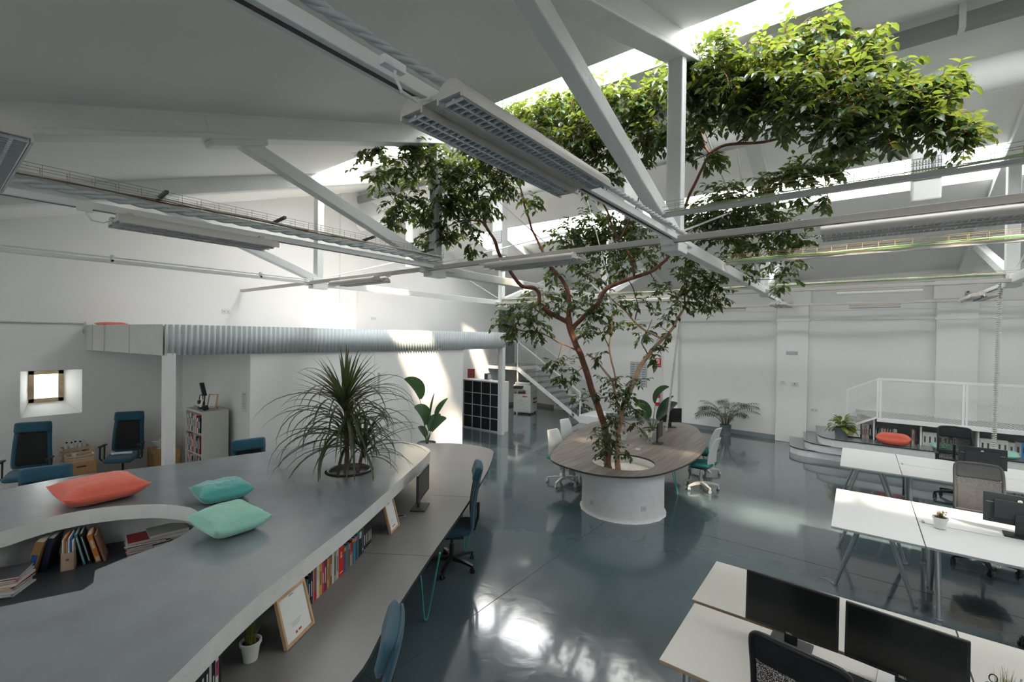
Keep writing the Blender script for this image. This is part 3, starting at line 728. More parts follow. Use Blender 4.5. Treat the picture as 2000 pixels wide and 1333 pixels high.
def shelf_books(y_start, specs, where, group, inset=.07, noun='book'):
    s = edge_s(y_start) if y_start < 100 else y_start - 100; labs = row_labels([q[0] for q in specs], where, noun)
    for (c, w, h, strip), lab in zip(specs, labs):
        p, t = edge_at(s + w / 2); nrm = Vector((-t.y, t.x)); d = .17
        q = p + nrm * (inset + d / 2); rz = math.atan2(t.y, t.x)
        book(NM(lab), c, w - .001, d, h, (q.x, q.y, .7405), rz, 0, group, strip); s += w
    return s
W1 = ('white', [(.25, .72, .35)]); K1 = ('black', [(.3, .7, .3)]); G1 = ('pale grey', [(.62, .85, .8)]); D1 = ('white', [(.02, .05, .6), (.2, .55, .3)])
shelf_books(.80, [('navy', .04, .27, W1), ('black', .045, .28, None), ('dark grey', .035, .25, K1), ('black', .05, .29, W1), ('navy', .035, .28, W1), ('black', .03, .28, W1), ('pale grey', .02, .26, None), ('black', .028, .28, D1), ('white', .025, .27, ('magenta', [(.5, .8, .8)])), ('black', .022, .27, None)],
            'at near end of curved desk', 'dark books at the near end of the curved desk')
s_end = shelf_books(1.74, [('black', .028, .22, W1), ('teal', .02, .21, None), ('black', .026, .23, W1), ('navy', .03, .24, W1), ('pink', .018, .26, None), ('brown', .03, .27, ('red', [(0, .25, 1.0)])), ('white', .034, .27, ('pale grey', [(.5, .8, .4)])), ('yellow', .040, .27, ('brown', [(.3, .7, .4)])), ('magenta', .028, .26, ('white', [(.3, .6, .3)])), ('dark red', .030, .26, W1),
                   ('blue', .012, .24, None), ('yellow', .022, .24, K1), ('tan', .02, .24, None), ('brown', .028, .25, ('cream', [(.3, .7, .4)])), ('white', .024, .26, None), ('grey', .040, .26, ('dark grey', [(.2, .8, .35)])), ('cream', .034, .26, ('dark grey', [(.25, .75, .3)])), ('red', .085, .29, ('white', [(.52, .60, .25), (.08, .11, .6), (.62, .68, .2)]))],
            'left of big red binder', 'books left of the red binder on the curved desk')
s_end = shelf_books(100 + s_end + .004, [('blue', .03, .22, ('yellow', [(.8, .95, 1)])), ('brown', .026, .21, ('teal', [(.8, .98, 1)])), ('teal', .028, .22, None), ('dark green', .02, .21, ('pink', [(.75, .95, 1)])), ('red', .022, .20, ('cream', [(0, .5, .5)])), ('dark red', .022, .22, ('cream', [(0, .5, .5)])), ('blue', .030, .22, ('yellow', [(.86, .98, 1)])), ('green', .016, .21, ('orange', [(.8, .97, 1)])), ('blue', .026, .22, ('pink', [(.8, .97, 1)])),
                    ('navy', .020, .22, ('magenta', [(.78, .97, 1)])), ('teal', .020, .25, None), ('dark green', .014, .25, None), ('black', .055, .26, G1)],
            'right of big red binder', 'books right of the red binder on the curved desk')
shelf_books(100 + s_end + .004, [('dark grey', .04, .27, ('pale grey', [(.1, .17, .5)])), ('black', .038, .27, D1), ('black', .034, .27, D1), ('black', .034, .27, D1), ('black', .034, .27, D1), ('black', .034, .27, D1)],
            'beside farther picture frame', 'black volumes beside the farther frame')
def picture_frame(label, loc, rz, w, h, lean=R(16)):
    t = bpy.data.objects.new('picture_frame', None); COL.objects.link(t); t.location = loc; t.rotation_euler = (-lean, 0, rz); tag(t, label, 'picture frame')
    b = .017; mb = MB()   # face towards local -Y
    mb.b2((-w / 2, -.02, 0), (-w / 2 + b, .005, h)); mb.b2((w / 2 - b, -.02, 0), (w / 2, .005, h)); mb.b2((-w / 2 + b, -.02, 0), (w / 2 - b, .005, b)); mb.b2((-w / 2 + b, -.02, h - b), (w / 2 - b, .005, h))
    mb.build('frame', oak, t, bevel=.001)
    mb = MB(); mb.b2((-w / 2 + b, -.008, b), (w / 2 - b, -.004, h - b)); mb.build('print', paper, t)
    mb = MB(); mb.b2((-.02, -.0088, h * .88), (.02, -.008, h * .90))
    for k in range(3): mb.b2((-w * .18, -.0088, h * (.36 - .035 * k)), (w * (.16 - .04 * k), -.008, h * (.365 - .035 * k)))
    mb.build('printed_lines', ink, t)
    mb = MB(); mb.b2((-.03, -.0088, h * .12), (-.012, -.008, h * .17)); mb.b2((0, -.0088, h * .13), (.03, -.008, h * .17)); mb.build('printed_mark', redi, t)
    mb = MB(); M = Matrix.Rotation(R(34), 3, 'X'); mb.box((0, .075, h * .30), (w * .22, .004, h * .62), M=M); mb.build('easel_back', kraft, t)
    return t
def edge_place(y, inset): p, t = edge_at(edge_s(y)); n = Vector((-t.y, t.x)); q = p + n * inset; return (q.x, q.y), math.atan2(t.y, t.x)
(q, a) = edge_place(1.44, -.07)
picture_frame('pale wooden picture frame with a white print, nearer one on the curved desk', (-2.935, 1.545, .7405), a - .02, .29, .318, R(15))
picture_frame('pale wooden picture frame with a white print, farther one beside the black volumes', (-3.80, 3.00, .7405), a + .02, .23, .31, R(15))

def grass_pot(label, loc, r=.05, h=.10, n=60, H=.13, colr=None, pm=None, flowers=False, seed=3, name='potted_grass'):
    q = random.Random(seed); t = thing(name, label, 'potted plant', loc)
    mb = MB(); mb.lathe([(r * .72, 0), (r, h), (r + .006, h), (r + .006, h - .016), (r + .001, h - .018)], n=20); mb.lathe([(r * .9, h - .012), (r * .9, h - .01)], n=16)
    mb = MB(); mb.lathe([(r * .72, 0), (r * .98, h - .02), (r + .006, h - .02), (r + .007, h), (r - .002, h), (r * .93, h - .015)], n=22); mb.build('pot', pm or potw, t, smooth=40)
    mb = MB(); mb.lathe([(r * .86, h - .018), (r * .86, h - .012)], n=16); mb.build('soil', soil, t)
    for part, mt, cnt in (('grass_blades', colr or grassm, n), ('dry_blades', dryg, n // 3)):
        mb = MB()
        for i in range(cnt):
            a = q.uniform(0, 2 * PI); rr = q.uniform(0, r * .6); l = H * q.uniform(.6, 1.15); o = q.uniform(.1, .9) * l * .6; b = a + q.uniform(-.5, .5); wd = .0022
            p0 = Vector((rr * math.cos(a), rr * math.sin(a), h - .015)); d = Vector((math.cos(b), math.sin(b), 0)); sd = Vector((-d.y, d.x, 0)) * wd
            V = []
            for k in range(4):
                f = k / 3; p = p0 + Vector((0, 0, l * (f - .25 * f * f * o / l))) + d * (o * f * f); V += [p - sd * (1 - f * .95), p + sd * (1 - f * .95)]
            mb.add(V, [(0, 1, 3, 2), (2, 3, 5, 4), (4, 5, 7, 6)])
        mb.build(part, mt, t)
    if flowers:
        mb = MB()
        for i in range(6):
            a = q.uniform(0, 2 * PI); rr = q.uniform(.3, .9) * r; mb.lathe([(.001, 0), (.008, .004), (.009, .012), (.001, .018)], (rr * math.cos(a), rr * math.sin(a), h + q.uniform(.02, .06)), 7)
        mb.build('flowers', pink, t, smooth=60)
    return t
grass_pot('small white pot of rusty green grass beside the nearer picture frame', (-2.96, 1.25, .7405), .055, .12, 80, .17, seed=5)

# monitor builder : screen faces local -Y
def monitor(label, loc, rz, w=.54, h=.33, zb=.10, body=None, screen=None, brand=None, back_mark=False, base=(.24, .18), foot_m=None, cat='monitor', tilt=0):
    t = thing('monitor', label, cat, loc, rz); body = body or blk
    M = Matrix.Rotation(tilt, 3, 'X'); zc = zb + h / 2
    def bx(mb, c, d): mb.box(M @ Vector((c[0], c[1], c[2] - zc)) + Vector((0, 0, zc)), d, M=M)
    mb = MB(); bx(mb, (0, .012, zc), (w, .022, h)); bx(mb, (0, .03, zc), (w * .7, .03, h * .6)); mb.build('housing', body, t, bevel=.004)
    mb = MB(); bx(mb, (0, -.0005, zc + .004), (w - .028, .004, h - .036)); mb.build('screen', screen or scrn, t)
    mb = MB(); mb.box((0, .06, zb * .5 + h * .2), (.075, .022, zb + h * .4)); mb.build('stand_neck', body, t, bevel=.003)
    mb = MB(); mb.box((0, .045, .008), (base[0], base[1], .014)); mb.build('stand_base', foot_m or body, t, bevel=.004)
    if brand: text(brand, .016, M @ Vector((0, -.0005, zb + .009 - zc)) + Vector((0, 0, zc)), (PI / 2 + tilt, 0, 0), lightink, t, 'maker_lettering')
    if back_mark:
        mb = MB(); c = Vector((0, .0245, zc + h * .32)); V = [c + Vector((.018 * math.cos(2 * PI * i / 20), 0, .018 * math.sin(2 * PI * i / 20))) for i in range(20)] + [c + Vector((.018 * math.cos(2 * PI * i / 20), .004, .018 * math.sin(2 * PI * i / 20))) for i in range(20)]
        mb.add(V, [tuple(range(20)), tuple(range(39, 19, -1))] + [(i, 20 + i, 20 + (i + 1) % 20, (i + 1) % 20) for i in range(20)]); mb.build('round_badge', lightink, t)
        text('hp', .022, (0, .0292, zc + h * .32), (PI / 2, 0, PI), ink, t, 'badge_lettering', .0004)
        mb = MB(); mb.box((0, .0245, zc + h * .18), (w * .92, .003, .004)); mb.build('seam_line', silver, t)
    return t
monitor('slim monitor seen from the side on the curved desk under the dracaena', (-4.02, 3.60, .7405), R(124), .52, .31, .14, hpback, base=(.26, .17))
ob = thing('desk_socket', 'sunken socket box in the curved desk behind the farther frame', 'socket', (-4.05, 3.25, .7405), R(60)); m = MB(); m.box((0, 0, .002), (.16, .08, .004)); m.build('rim', galv, ob); m = MB(); m.box((0, 0, .0045), (.13, .05, .001)); m.build('opening', blk, ob)

# items in the well
def file_box(label, loc, rz, w=.085, d=.24, h=.26, m_=None, fill=('white', 'orange', 'grey', 'white', 'blue', 'white')):
    t = thing('magazine_file', label, 'magazine file', loc, rz); m_ = m_ or kraft; mb = MB(); c = .003
    # front (low side) towards -Y
    hl = h * .58
    mb.b2((-w / 2, -d / 2, 0), (w / 2, -d / 2 + c, hl)); mb.b2((-w / 2, d / 2 - c, 0), (w / 2, d / 2, h)); mb.b2((-w / 2, -d / 2, 0), (w / 2, d / 2, c))
    for s in (-1, 1):
        x0, x1 = s * w / 2, s * (w / 2 - c)
        P = [(-d / 2, 0), (d / 2, 0), (d / 2, h), (0, h), (-d / 2, hl)]; V = [(x0, a, b) for a, b in P] + [(x1, a, b) for a, b in P]
        mb.add(V, [(0, 1, 2, 3, 4), (9, 8, 7, 6, 5)] + [(i, 5 + i, 5 + (i + 1) % 5, (i + 1) % 5) for i in range(5)])
    mb.build('box', m_, t)
    mb = MB(); mb.lathe([(.012, 0), (.012, .001)], n=14); o = mb.build('finger_hole', dgrey, t); o.rotation_euler = (PI / 2, 0, 0); o.location = (0, -d / 2 - .0005, hl * .62)
    for i, c_ in enumerate(fill):
        ww = (w - .012) / len(fill); x = -w / 2 + .006 + ww * (i + .5); mb = MB(); mb.b2((x - ww * .4, -d / 2 + .012, .004), (x + ww * .4, d / 2 - .012, h * (1.0 + .06 * math.sin(i * 2.3)))); mb.build('magazine', bmat(c_), t)
    return t
file_box('brown cardboard magazine file with a round hole standing in the book well', (-5.38, .80, .7405), R(72))
book('tall tan book leaning in the book well, left of the cardboard file', 'tan', .055, .2, .27, (-5.49, .60, .7455), R(62), R(14), None, ('blue', [(.3, .6, .7)]))
book('navy book leaning between the tan book and the cardboard file', 'navy', .04, .2, .27, (-5.50, .68, .7435), R(64), R(10))
book('teal book leaning against the right side of the cardboard file', 'teal', .018, .2, .28, (-5.38, .90, .743), R(74), R(-12), None, ('white', [(.1, .9, .3)]))
book('black thin book leaning beside the teal one in the book well', 'black', .02, .2, .28, (-5.37, .935, .744), R(74), R(-13), None, ('pale grey', [(.1, .9, .3)]))
book('orange book leaning at the right end of the row in the book well', 'orange', .034, .2, .26, (-5.35, .985, .745), R(75), R(-14), None, ('cream', [(.05, .2, .7), (.5, .8, .5)]))
book('thin brown book at the very end of the leaning row in the book well', 'brown', .016, .2, .25, (-5.33, 1.022, .744), R(75), R(-15))
def flat_stack(x, y, specs, where, group, w=.30, d=.22, rz=0.0, seed=2):
    q = random.Random(seed); z = .7405; n = len(specs)
    for i, (c, t_) in enumerate(specs):
        dx, dy = q.uniform(-.012, .012), q.uniform(-.012, .012); o = bpy.data.objects.new('magazine', None); COL.objects.link(o); o.location = (x + dx, y + dy, z); o.rotation_euler = (0, 0, rz + q.uniform(-.12, .12))
        pos = 'bottom' if i == 0 else ('topmost' if i == n - 1 else ORD[i] + ' from bottom')
        tag(o, '%s magazine, %s in %s' % (c, pos, where), 'magazine', group)
        mb = MB(); mb.b2((-w / 2, -d / 2, 0), (w / 2, d / 2, .0012)); mb.b2((-w / 2, -d / 2, t_ - .0014), (w / 2, d / 2, t_ - .0002)); mb.b2((-w / 2, -d / 2, .0012), (-w / 2 + .0015, d / 2, t_ - .0014)); mb.build('cover', bmat(c), o)
        mb = MB(); mb.b2((-w / 2 + .0015, -d / 2 + .002, .0012), (w / 2 - .002, d / 2 - .002, t_ - .0014)); mb.build('pages', mat('magazine_pages', (.60, .59, .55), .8), o)
        z += t_ + .0003
    return z
flat_stack(-5.26, 1.30, [('red', .014), ('brown', .012), ('grey', .013), ('red', .012), ('pale grey', .014), ('dark grey', .013), ('brown', .015), ('white', .012), ('dark red', .014)], 'stack at far end of book well', 'magazines stacked at the far end of the book well', .30, .24, R(80))
mzn = flat_stack(-5.24, 1.46, [('dark grey', .03), ('black', .03), ('pink', .025), ('cream', .03), ('grey', .028)], 'thick pile at back of book well', 'thick volumes piled at the far end of the book well', .30, .24, R(82), 5)
flat_stack(-5.25, .36, [('white', .012), ('grey', .014), ('white', .013), ('green', .010), ('dark red', .013), ('yellow', .012), ('white', .014), ('red', .012), ('pale grey', .012), ('dark red', .014), ('dark grey', .012)], 'stack cut by left photo edge', 'magazines stacked at the left edge of the photo', .34, .25, R(60), 8)

# ================================================================= DRACAENA
dr_ = thing('potted_dracaena', 'big dracaena with long strap leaves sunk in a round hole of the platform', 'potted plant', (PC[0], PC[1], 0))
m = MB(); m.lathe([(.20, .745), (.23, 1.17), (.245, 1.195), (.235, 1.20), (.222, 1.19), (.215, 1.15)], n=36); m.build('pot', mat('pot_rim', (.10, .10, .10), .3, .3), dr_, smooth=40)
m = MB(); m.lathe([(.216, 1.13), (.216, 1.14)], n=30); m.build('soil', soil, dr_)
m = MB(); st = [(-.02, -.03, 1.12), (-.05, .0, 1.35), (-.10, .02, 1.60), (-.13, .03, 1.85), (-.15, .03, 2.02)]; m.tube(st, [.030, .027, .024, .022, .018], 8); m.build('stem', mat('dracaena_bark', (.12, .08, .05), .9, bump=.8, bscale=50, var=.3), dr_, smooth=60)
m = MB(); st2 = [(.08, .05, 1.12), (.10, .08, 1.3), (.12, .10, 1.45)]; m.tube(st2, [.022, .02, .016], 8); m.build('stem', MATS['dracaena_bark'], dr_, smooth=60)
def strap(mb, p, az, el, L, w, droop, q):
    V = []; n = 9; dx = Vector((math.cos(az), math.sin(az), 0)); sd = Vector((-dx.y, dx.x, 0)); pos = Vector(p); e = el; tw = q.uniform(-.2, .2)
    for k in range(n + 1):
        f = k / n; ww = w * (min(1, .45 + 2.2 * f) if f < .25 else 1) * (1 - max(0, (f - .35) / .65) ** 1.6) * .5 + .0006
        up = Vector((-dx.x * math.sin(e), -dx.y * math.sin(e), math.cos(e)))
        V += [pos - sd * ww, pos - up * ww * .45, pos + sd * ww]
        pos = pos + (dx * math.cos(e) + Vector((0, 0, math.sin(e))) + sd * tw * f * .3) * (L / n); e -= droop / n * (0.5 + f)
        if e < -1.5: e = -1.5
        if pos.z < 1.19 and math.hypot(pos.x, pos.y) > .2: pos.z = 1.19 + q.uniform(0, .015)
    mb.add(V, [f_ for k in range(n) for f_ in ((3 * k, 3 * k + 1, 3 * k + 4, 3 * k + 3), (3 * k + 1, 3 * k + 2, 3 * k + 5, 3 * k + 4))])
q = random.Random(12); m = MB()
for i in range(58):      # upright crown
    strap(m, (-.15, .03, 1.98 + q.uniform(-.05, .05)), i * 2.4, R(q.uniform(22, 86)), q.uniform(.55, .74), .033, q.uniform(.1, .7), q)
for i in range(112):     # arching and hanging skirt
    f = q.random(); z = 1.42 + .55 * f
    strap(m, (-.12 - .03 * f, .03, z), i * 2.4 + q.uniform(-.3, .3), R(q.uniform(0, 58)), q.uniform(.70, 1.18), .035, q.uniform(1.5, 2.9), q)
for i in range(64):      # small head
    f = q.random(); strap(m, (.12, .10, 1.32 + .16 * f), i * 2.4, R(q.uniform(5, 80)), q.uniform(.5, .95), .024, q.uniform(.8, 2.6), q)
m.build('leaves', drac, dr_, smooth='all')['kind'] = 'stuff'

# ================================================================= PADDLE-LEAF PLANTS
def paddle(mb, mbs, base, az, lean, L, bl, bw, curl=.6, q=None):
    """petiole then blade; base point, azimuth, lean from vertical, petiole length, blade length and width"""
    dx = Vector((math.cos(az), math.sin(az), 0)); p = Vector(base); pts = [p.copy()]; e = PI / 2 - lean * .4
    for k in range(5):
        p = p + (dx * math.cos(e) + Vector((0, 0, math.sin(e)))) * (L / 5); e -= lean * .12; pts.append(p.copy())
    mbs.tube(pts, [.016, .013, .011, .009, .007, .005], 6)
    n = 10; V = []; sd = Vector((-dx.y, dx.x, 0)); roll = q.choice((-1, 1)) * q.uniform(.75, 1.2)
    for k in range(n + 1):
        f = k / n; ww = bw * .5 * math.sin(PI * min(.985, f * .93 + .045)) ** .75
        up = Vector((-dx.x * math.sin(e), -dx.y * math.sin(e), math.cos(e))); s2 = (sd * math.cos(roll) + up * math.sin(roll))
        V += [p - s2 * ww + up * ww * .55, p - s2 * ww * .5 + up * ww * .18, p, p + s2 * ww * .5 + up * ww * .18, p + s2 * ww + up * ww * .55]
        p = p + (dx * math.cos(e) + Vector((0, 0, math.sin(e)))) * (bl / n); e -= curl / n
    mb.add(V, [(5 * k + i, 5 * k + i + 1, 5 * k + 6 + i, 5 * k + 5 + i) for k in range(n) for i in range(4)])
def paddle_plant(label, loc, leaves, pot, name='potted_paddle_plant'):
    t = thing(name, label, 'potted plant', loc); q = random.Random(5); a = MB(); b = MB()
    for lf in leaves: paddle(a, b, *lf, q=q)
    a.build('leaves', bpl, t, smooth='all'); b.build('stems', mat('petiole', (.10, .16, .06), .5), t, smooth='all')
    if pot:
        mb = MB(); r, h, pm = pot; mb.lathe([(r * .75, 0), (r, h), (r - .012, h), (r - .02, h - .04)], n=24); mb.build('pot', pm, t, smooth=40)
        mb = MB(); mb.lathe([(r * .93, h - .06), (r * .93, h - .05)], n=20); mb.build('soil', soil, t)
    return t
# directions: image right is azimuth 37 deg, image left is 217 deg
A = R(37)
paddle_plant('tall paddle-leaved plant behind the far end of the curved desk', (-7.25, 6.55, 0), [((0, 0, .45), A + PI + .2, R(14), .98, .55, .30, .9), ((0, 0, .45), A + PI + .5, R(8), .42, .48, .30, .9), ((.02, 0, .45), A, R(7), .50, .62, .05, .1), ((.02, 0, .45), A + .2, R(26), .58, .50, .17, .2), ((.02, 0, .45), A - .3, R(34), .30, .46, .22, .5), ((0, .02, .45), A + .5, R(22), .28, .42, .22, .4), ((0, 0, .45), A + PI - .5, R(22), .15, .30, .14, .9)], (.2, .5, zinc))

# ================================================================= OVAL TABLE WITH TREE PLANTER
TB = catmull([(-4.09, 6.46), (-4.42, 7.25), (-4.74, 8.3), (-4.98, 9.45), (-4.98, 9.95), (-4.72, 10.32), (-4.1, 10.80), (-3.45, 11.1), (-2.98, 10.88), (-2.68, 10.26), (-2.32, 9.3), (-2.17, 8.45), (-2.15, 7.6), (-2.27, 6.86), (-2.45, 6.44), (-2.72, 6.20), (-3.05, 6.07), (-3.40, 6.08), (-3.80, 6.20)], 6)
CC = (-3.02, 6.98)
def circ(c, r, n=40): return [(c[0] + r * math.cos(2 * PI * i / n), c[1] + r * math.sin(2 * PI * i / n)) for i in range(n)]
tt = thing('oval_table', 'long oval grey oak table built around the tree planter', 'table', (-3.4, 8.4, 0)); o_ = (-3.4, 8.4)
m = MB(); m.prism(loc2(TB, o_), .722, .75, [loc2(circ(CC, .50), o_), loc2(circ((-3.62, 9.95), .21, 28), o_)], side=1, top=0); m.m = 1; m.build('table_top', [woodt, mat('table_edge', (.05, .045, .04), .5)], tt)
for x, y, a in ((-2.50, 8.15, -1.5), (-4.35, 8.0, 1.7), (-4.5, 9.6, 1.5), (-2.75, 9.8, -1.5)):
    m = MB(); hairpin(m, x - o_[0], y - o_[1], a, .12, .72, .14); m.build('hairpin_leg', tealm if x > -3 else galv, tt, smooth=60)
for i, (x, y, a) in enumerate(((-3.15, 7.93, .3), (-3.23, 8.74, .3), (-3.42, 8.12, .3))):
    m = MB(); m.box((x - o_[0], y - o_[1], .7515), (.09, .15, .003), a); so = m.build('socket_frame', galv, tt); m = MB(); m.box((x - o_[0], y - o_[1], .7535), (.055, .12, .001), a); m.build('socket', silver if i == 0 else blk, so)
pl = thing('tree_planter', 'round white plastered planter under the oval table, holding the indoor tree', 'planter', (CC[0], CC[1], 0))
m = MB(); n = 72; V = []; F = []
for k, (r, z) in enumerate([(.685, 0), (.665, .02), (.655, .06), (.652, .4), (.65, .72), (.50, .72), (.50, .60)]):
    for i in range(n):
        a = 2 * PI * i / n; rr = r + (.012 * noise.noise(Vector((math.cos(a) * 6, math.sin(a) * 6, z * 4))) if z < .7 else 0) + (.012 * noise.noise(Vector((a * 9, 1, 1))) if z < .03 else 0); V.append((rr * math.cos(a), rr * math.sin(a), z))
for k in range(6):
    for i in range(n): F.append((k * n + i, k * n + (i + 1) % n, (k + 1) * n + (i + 1) % n, (k + 1) * n + i))
m.add(V, F); m.build('planter_wall', plaster, pl, smooth=50)
m = MB(); m.lathe([(.505, .60), (.505, .622)], n=48); m.build('gravel', gravel, pl)
for ang in (-112, -38):
    a = R(ang); m = MB(); m.box((.652 * math.cos(a), .652 * math.sin(a), .19 if ang < -90 else .22), (.012, .085, .085), a); sk = m.build('wall_socket', chw, pl, bevel=.004)
    m = MB(); m.tube([(.655 * math.cos(a), .655 * math.sin(a), .19 if ang < -90 else .22), (.661 * math.cos(a), .661 * math.sin(a), .19 if ang < -90 else .22)], .02, 14); m.build('socket_hole', edgew, sk)
grass_pot('small white pot of grass on the oval table in front of the paddle-leaved plant', (-3.36, 9.06, .7505), .06, .11, 60, .12, seed=8)
vp = grass_pot('white pot with a pale trailing plant on the oval table right of the tree trunk', (-3.66, 8.48, .7505), .06, .12, 50, .10, seed=9)
monitor('slim dark monitor standing sideways on the oval table', (-2.98, 8.62, .7505), R(97), .42, .30, .12, hpback, base=(.2, .17))
monitor('black monitor facing the camera at the far end of the oval table', (-3.35, 10.35, .7505), R(37), .50, .32, .12, blk)
paddle_plant('paddle-leaved plant growing through the small hole of the oval table', (-3.62, 9.95, 0), [((0, 0, .70), A + PI - .1, R(24), .30, .52, .22, .7), ((0, 0, .70), A + PI + .3, R(40), .25, .40, .16, .9), ((0, 0, .70), A, R(8), .62, .50, .20, 1.2), ((.02, 0, .70), A + .1, R(26), .28, .64, .24, .4), ((.02, 0, .70), A - .3, R(34), .26, .58, .24, .4), ((0, 0, .70), A + PI, R(60), .55, .35, .05, .3), ((0, 0, .7), A + PI - .5, R(30), .45, .30, .14, 1.0)], (.15, .71, zinc))
m = MB(); m.tube([(-3.78, 9.86, .7535), (-3.86, 10.0, .7535), (-3.80, 10.12, .7535), (-3.66, 10.18, .7535)], .003)

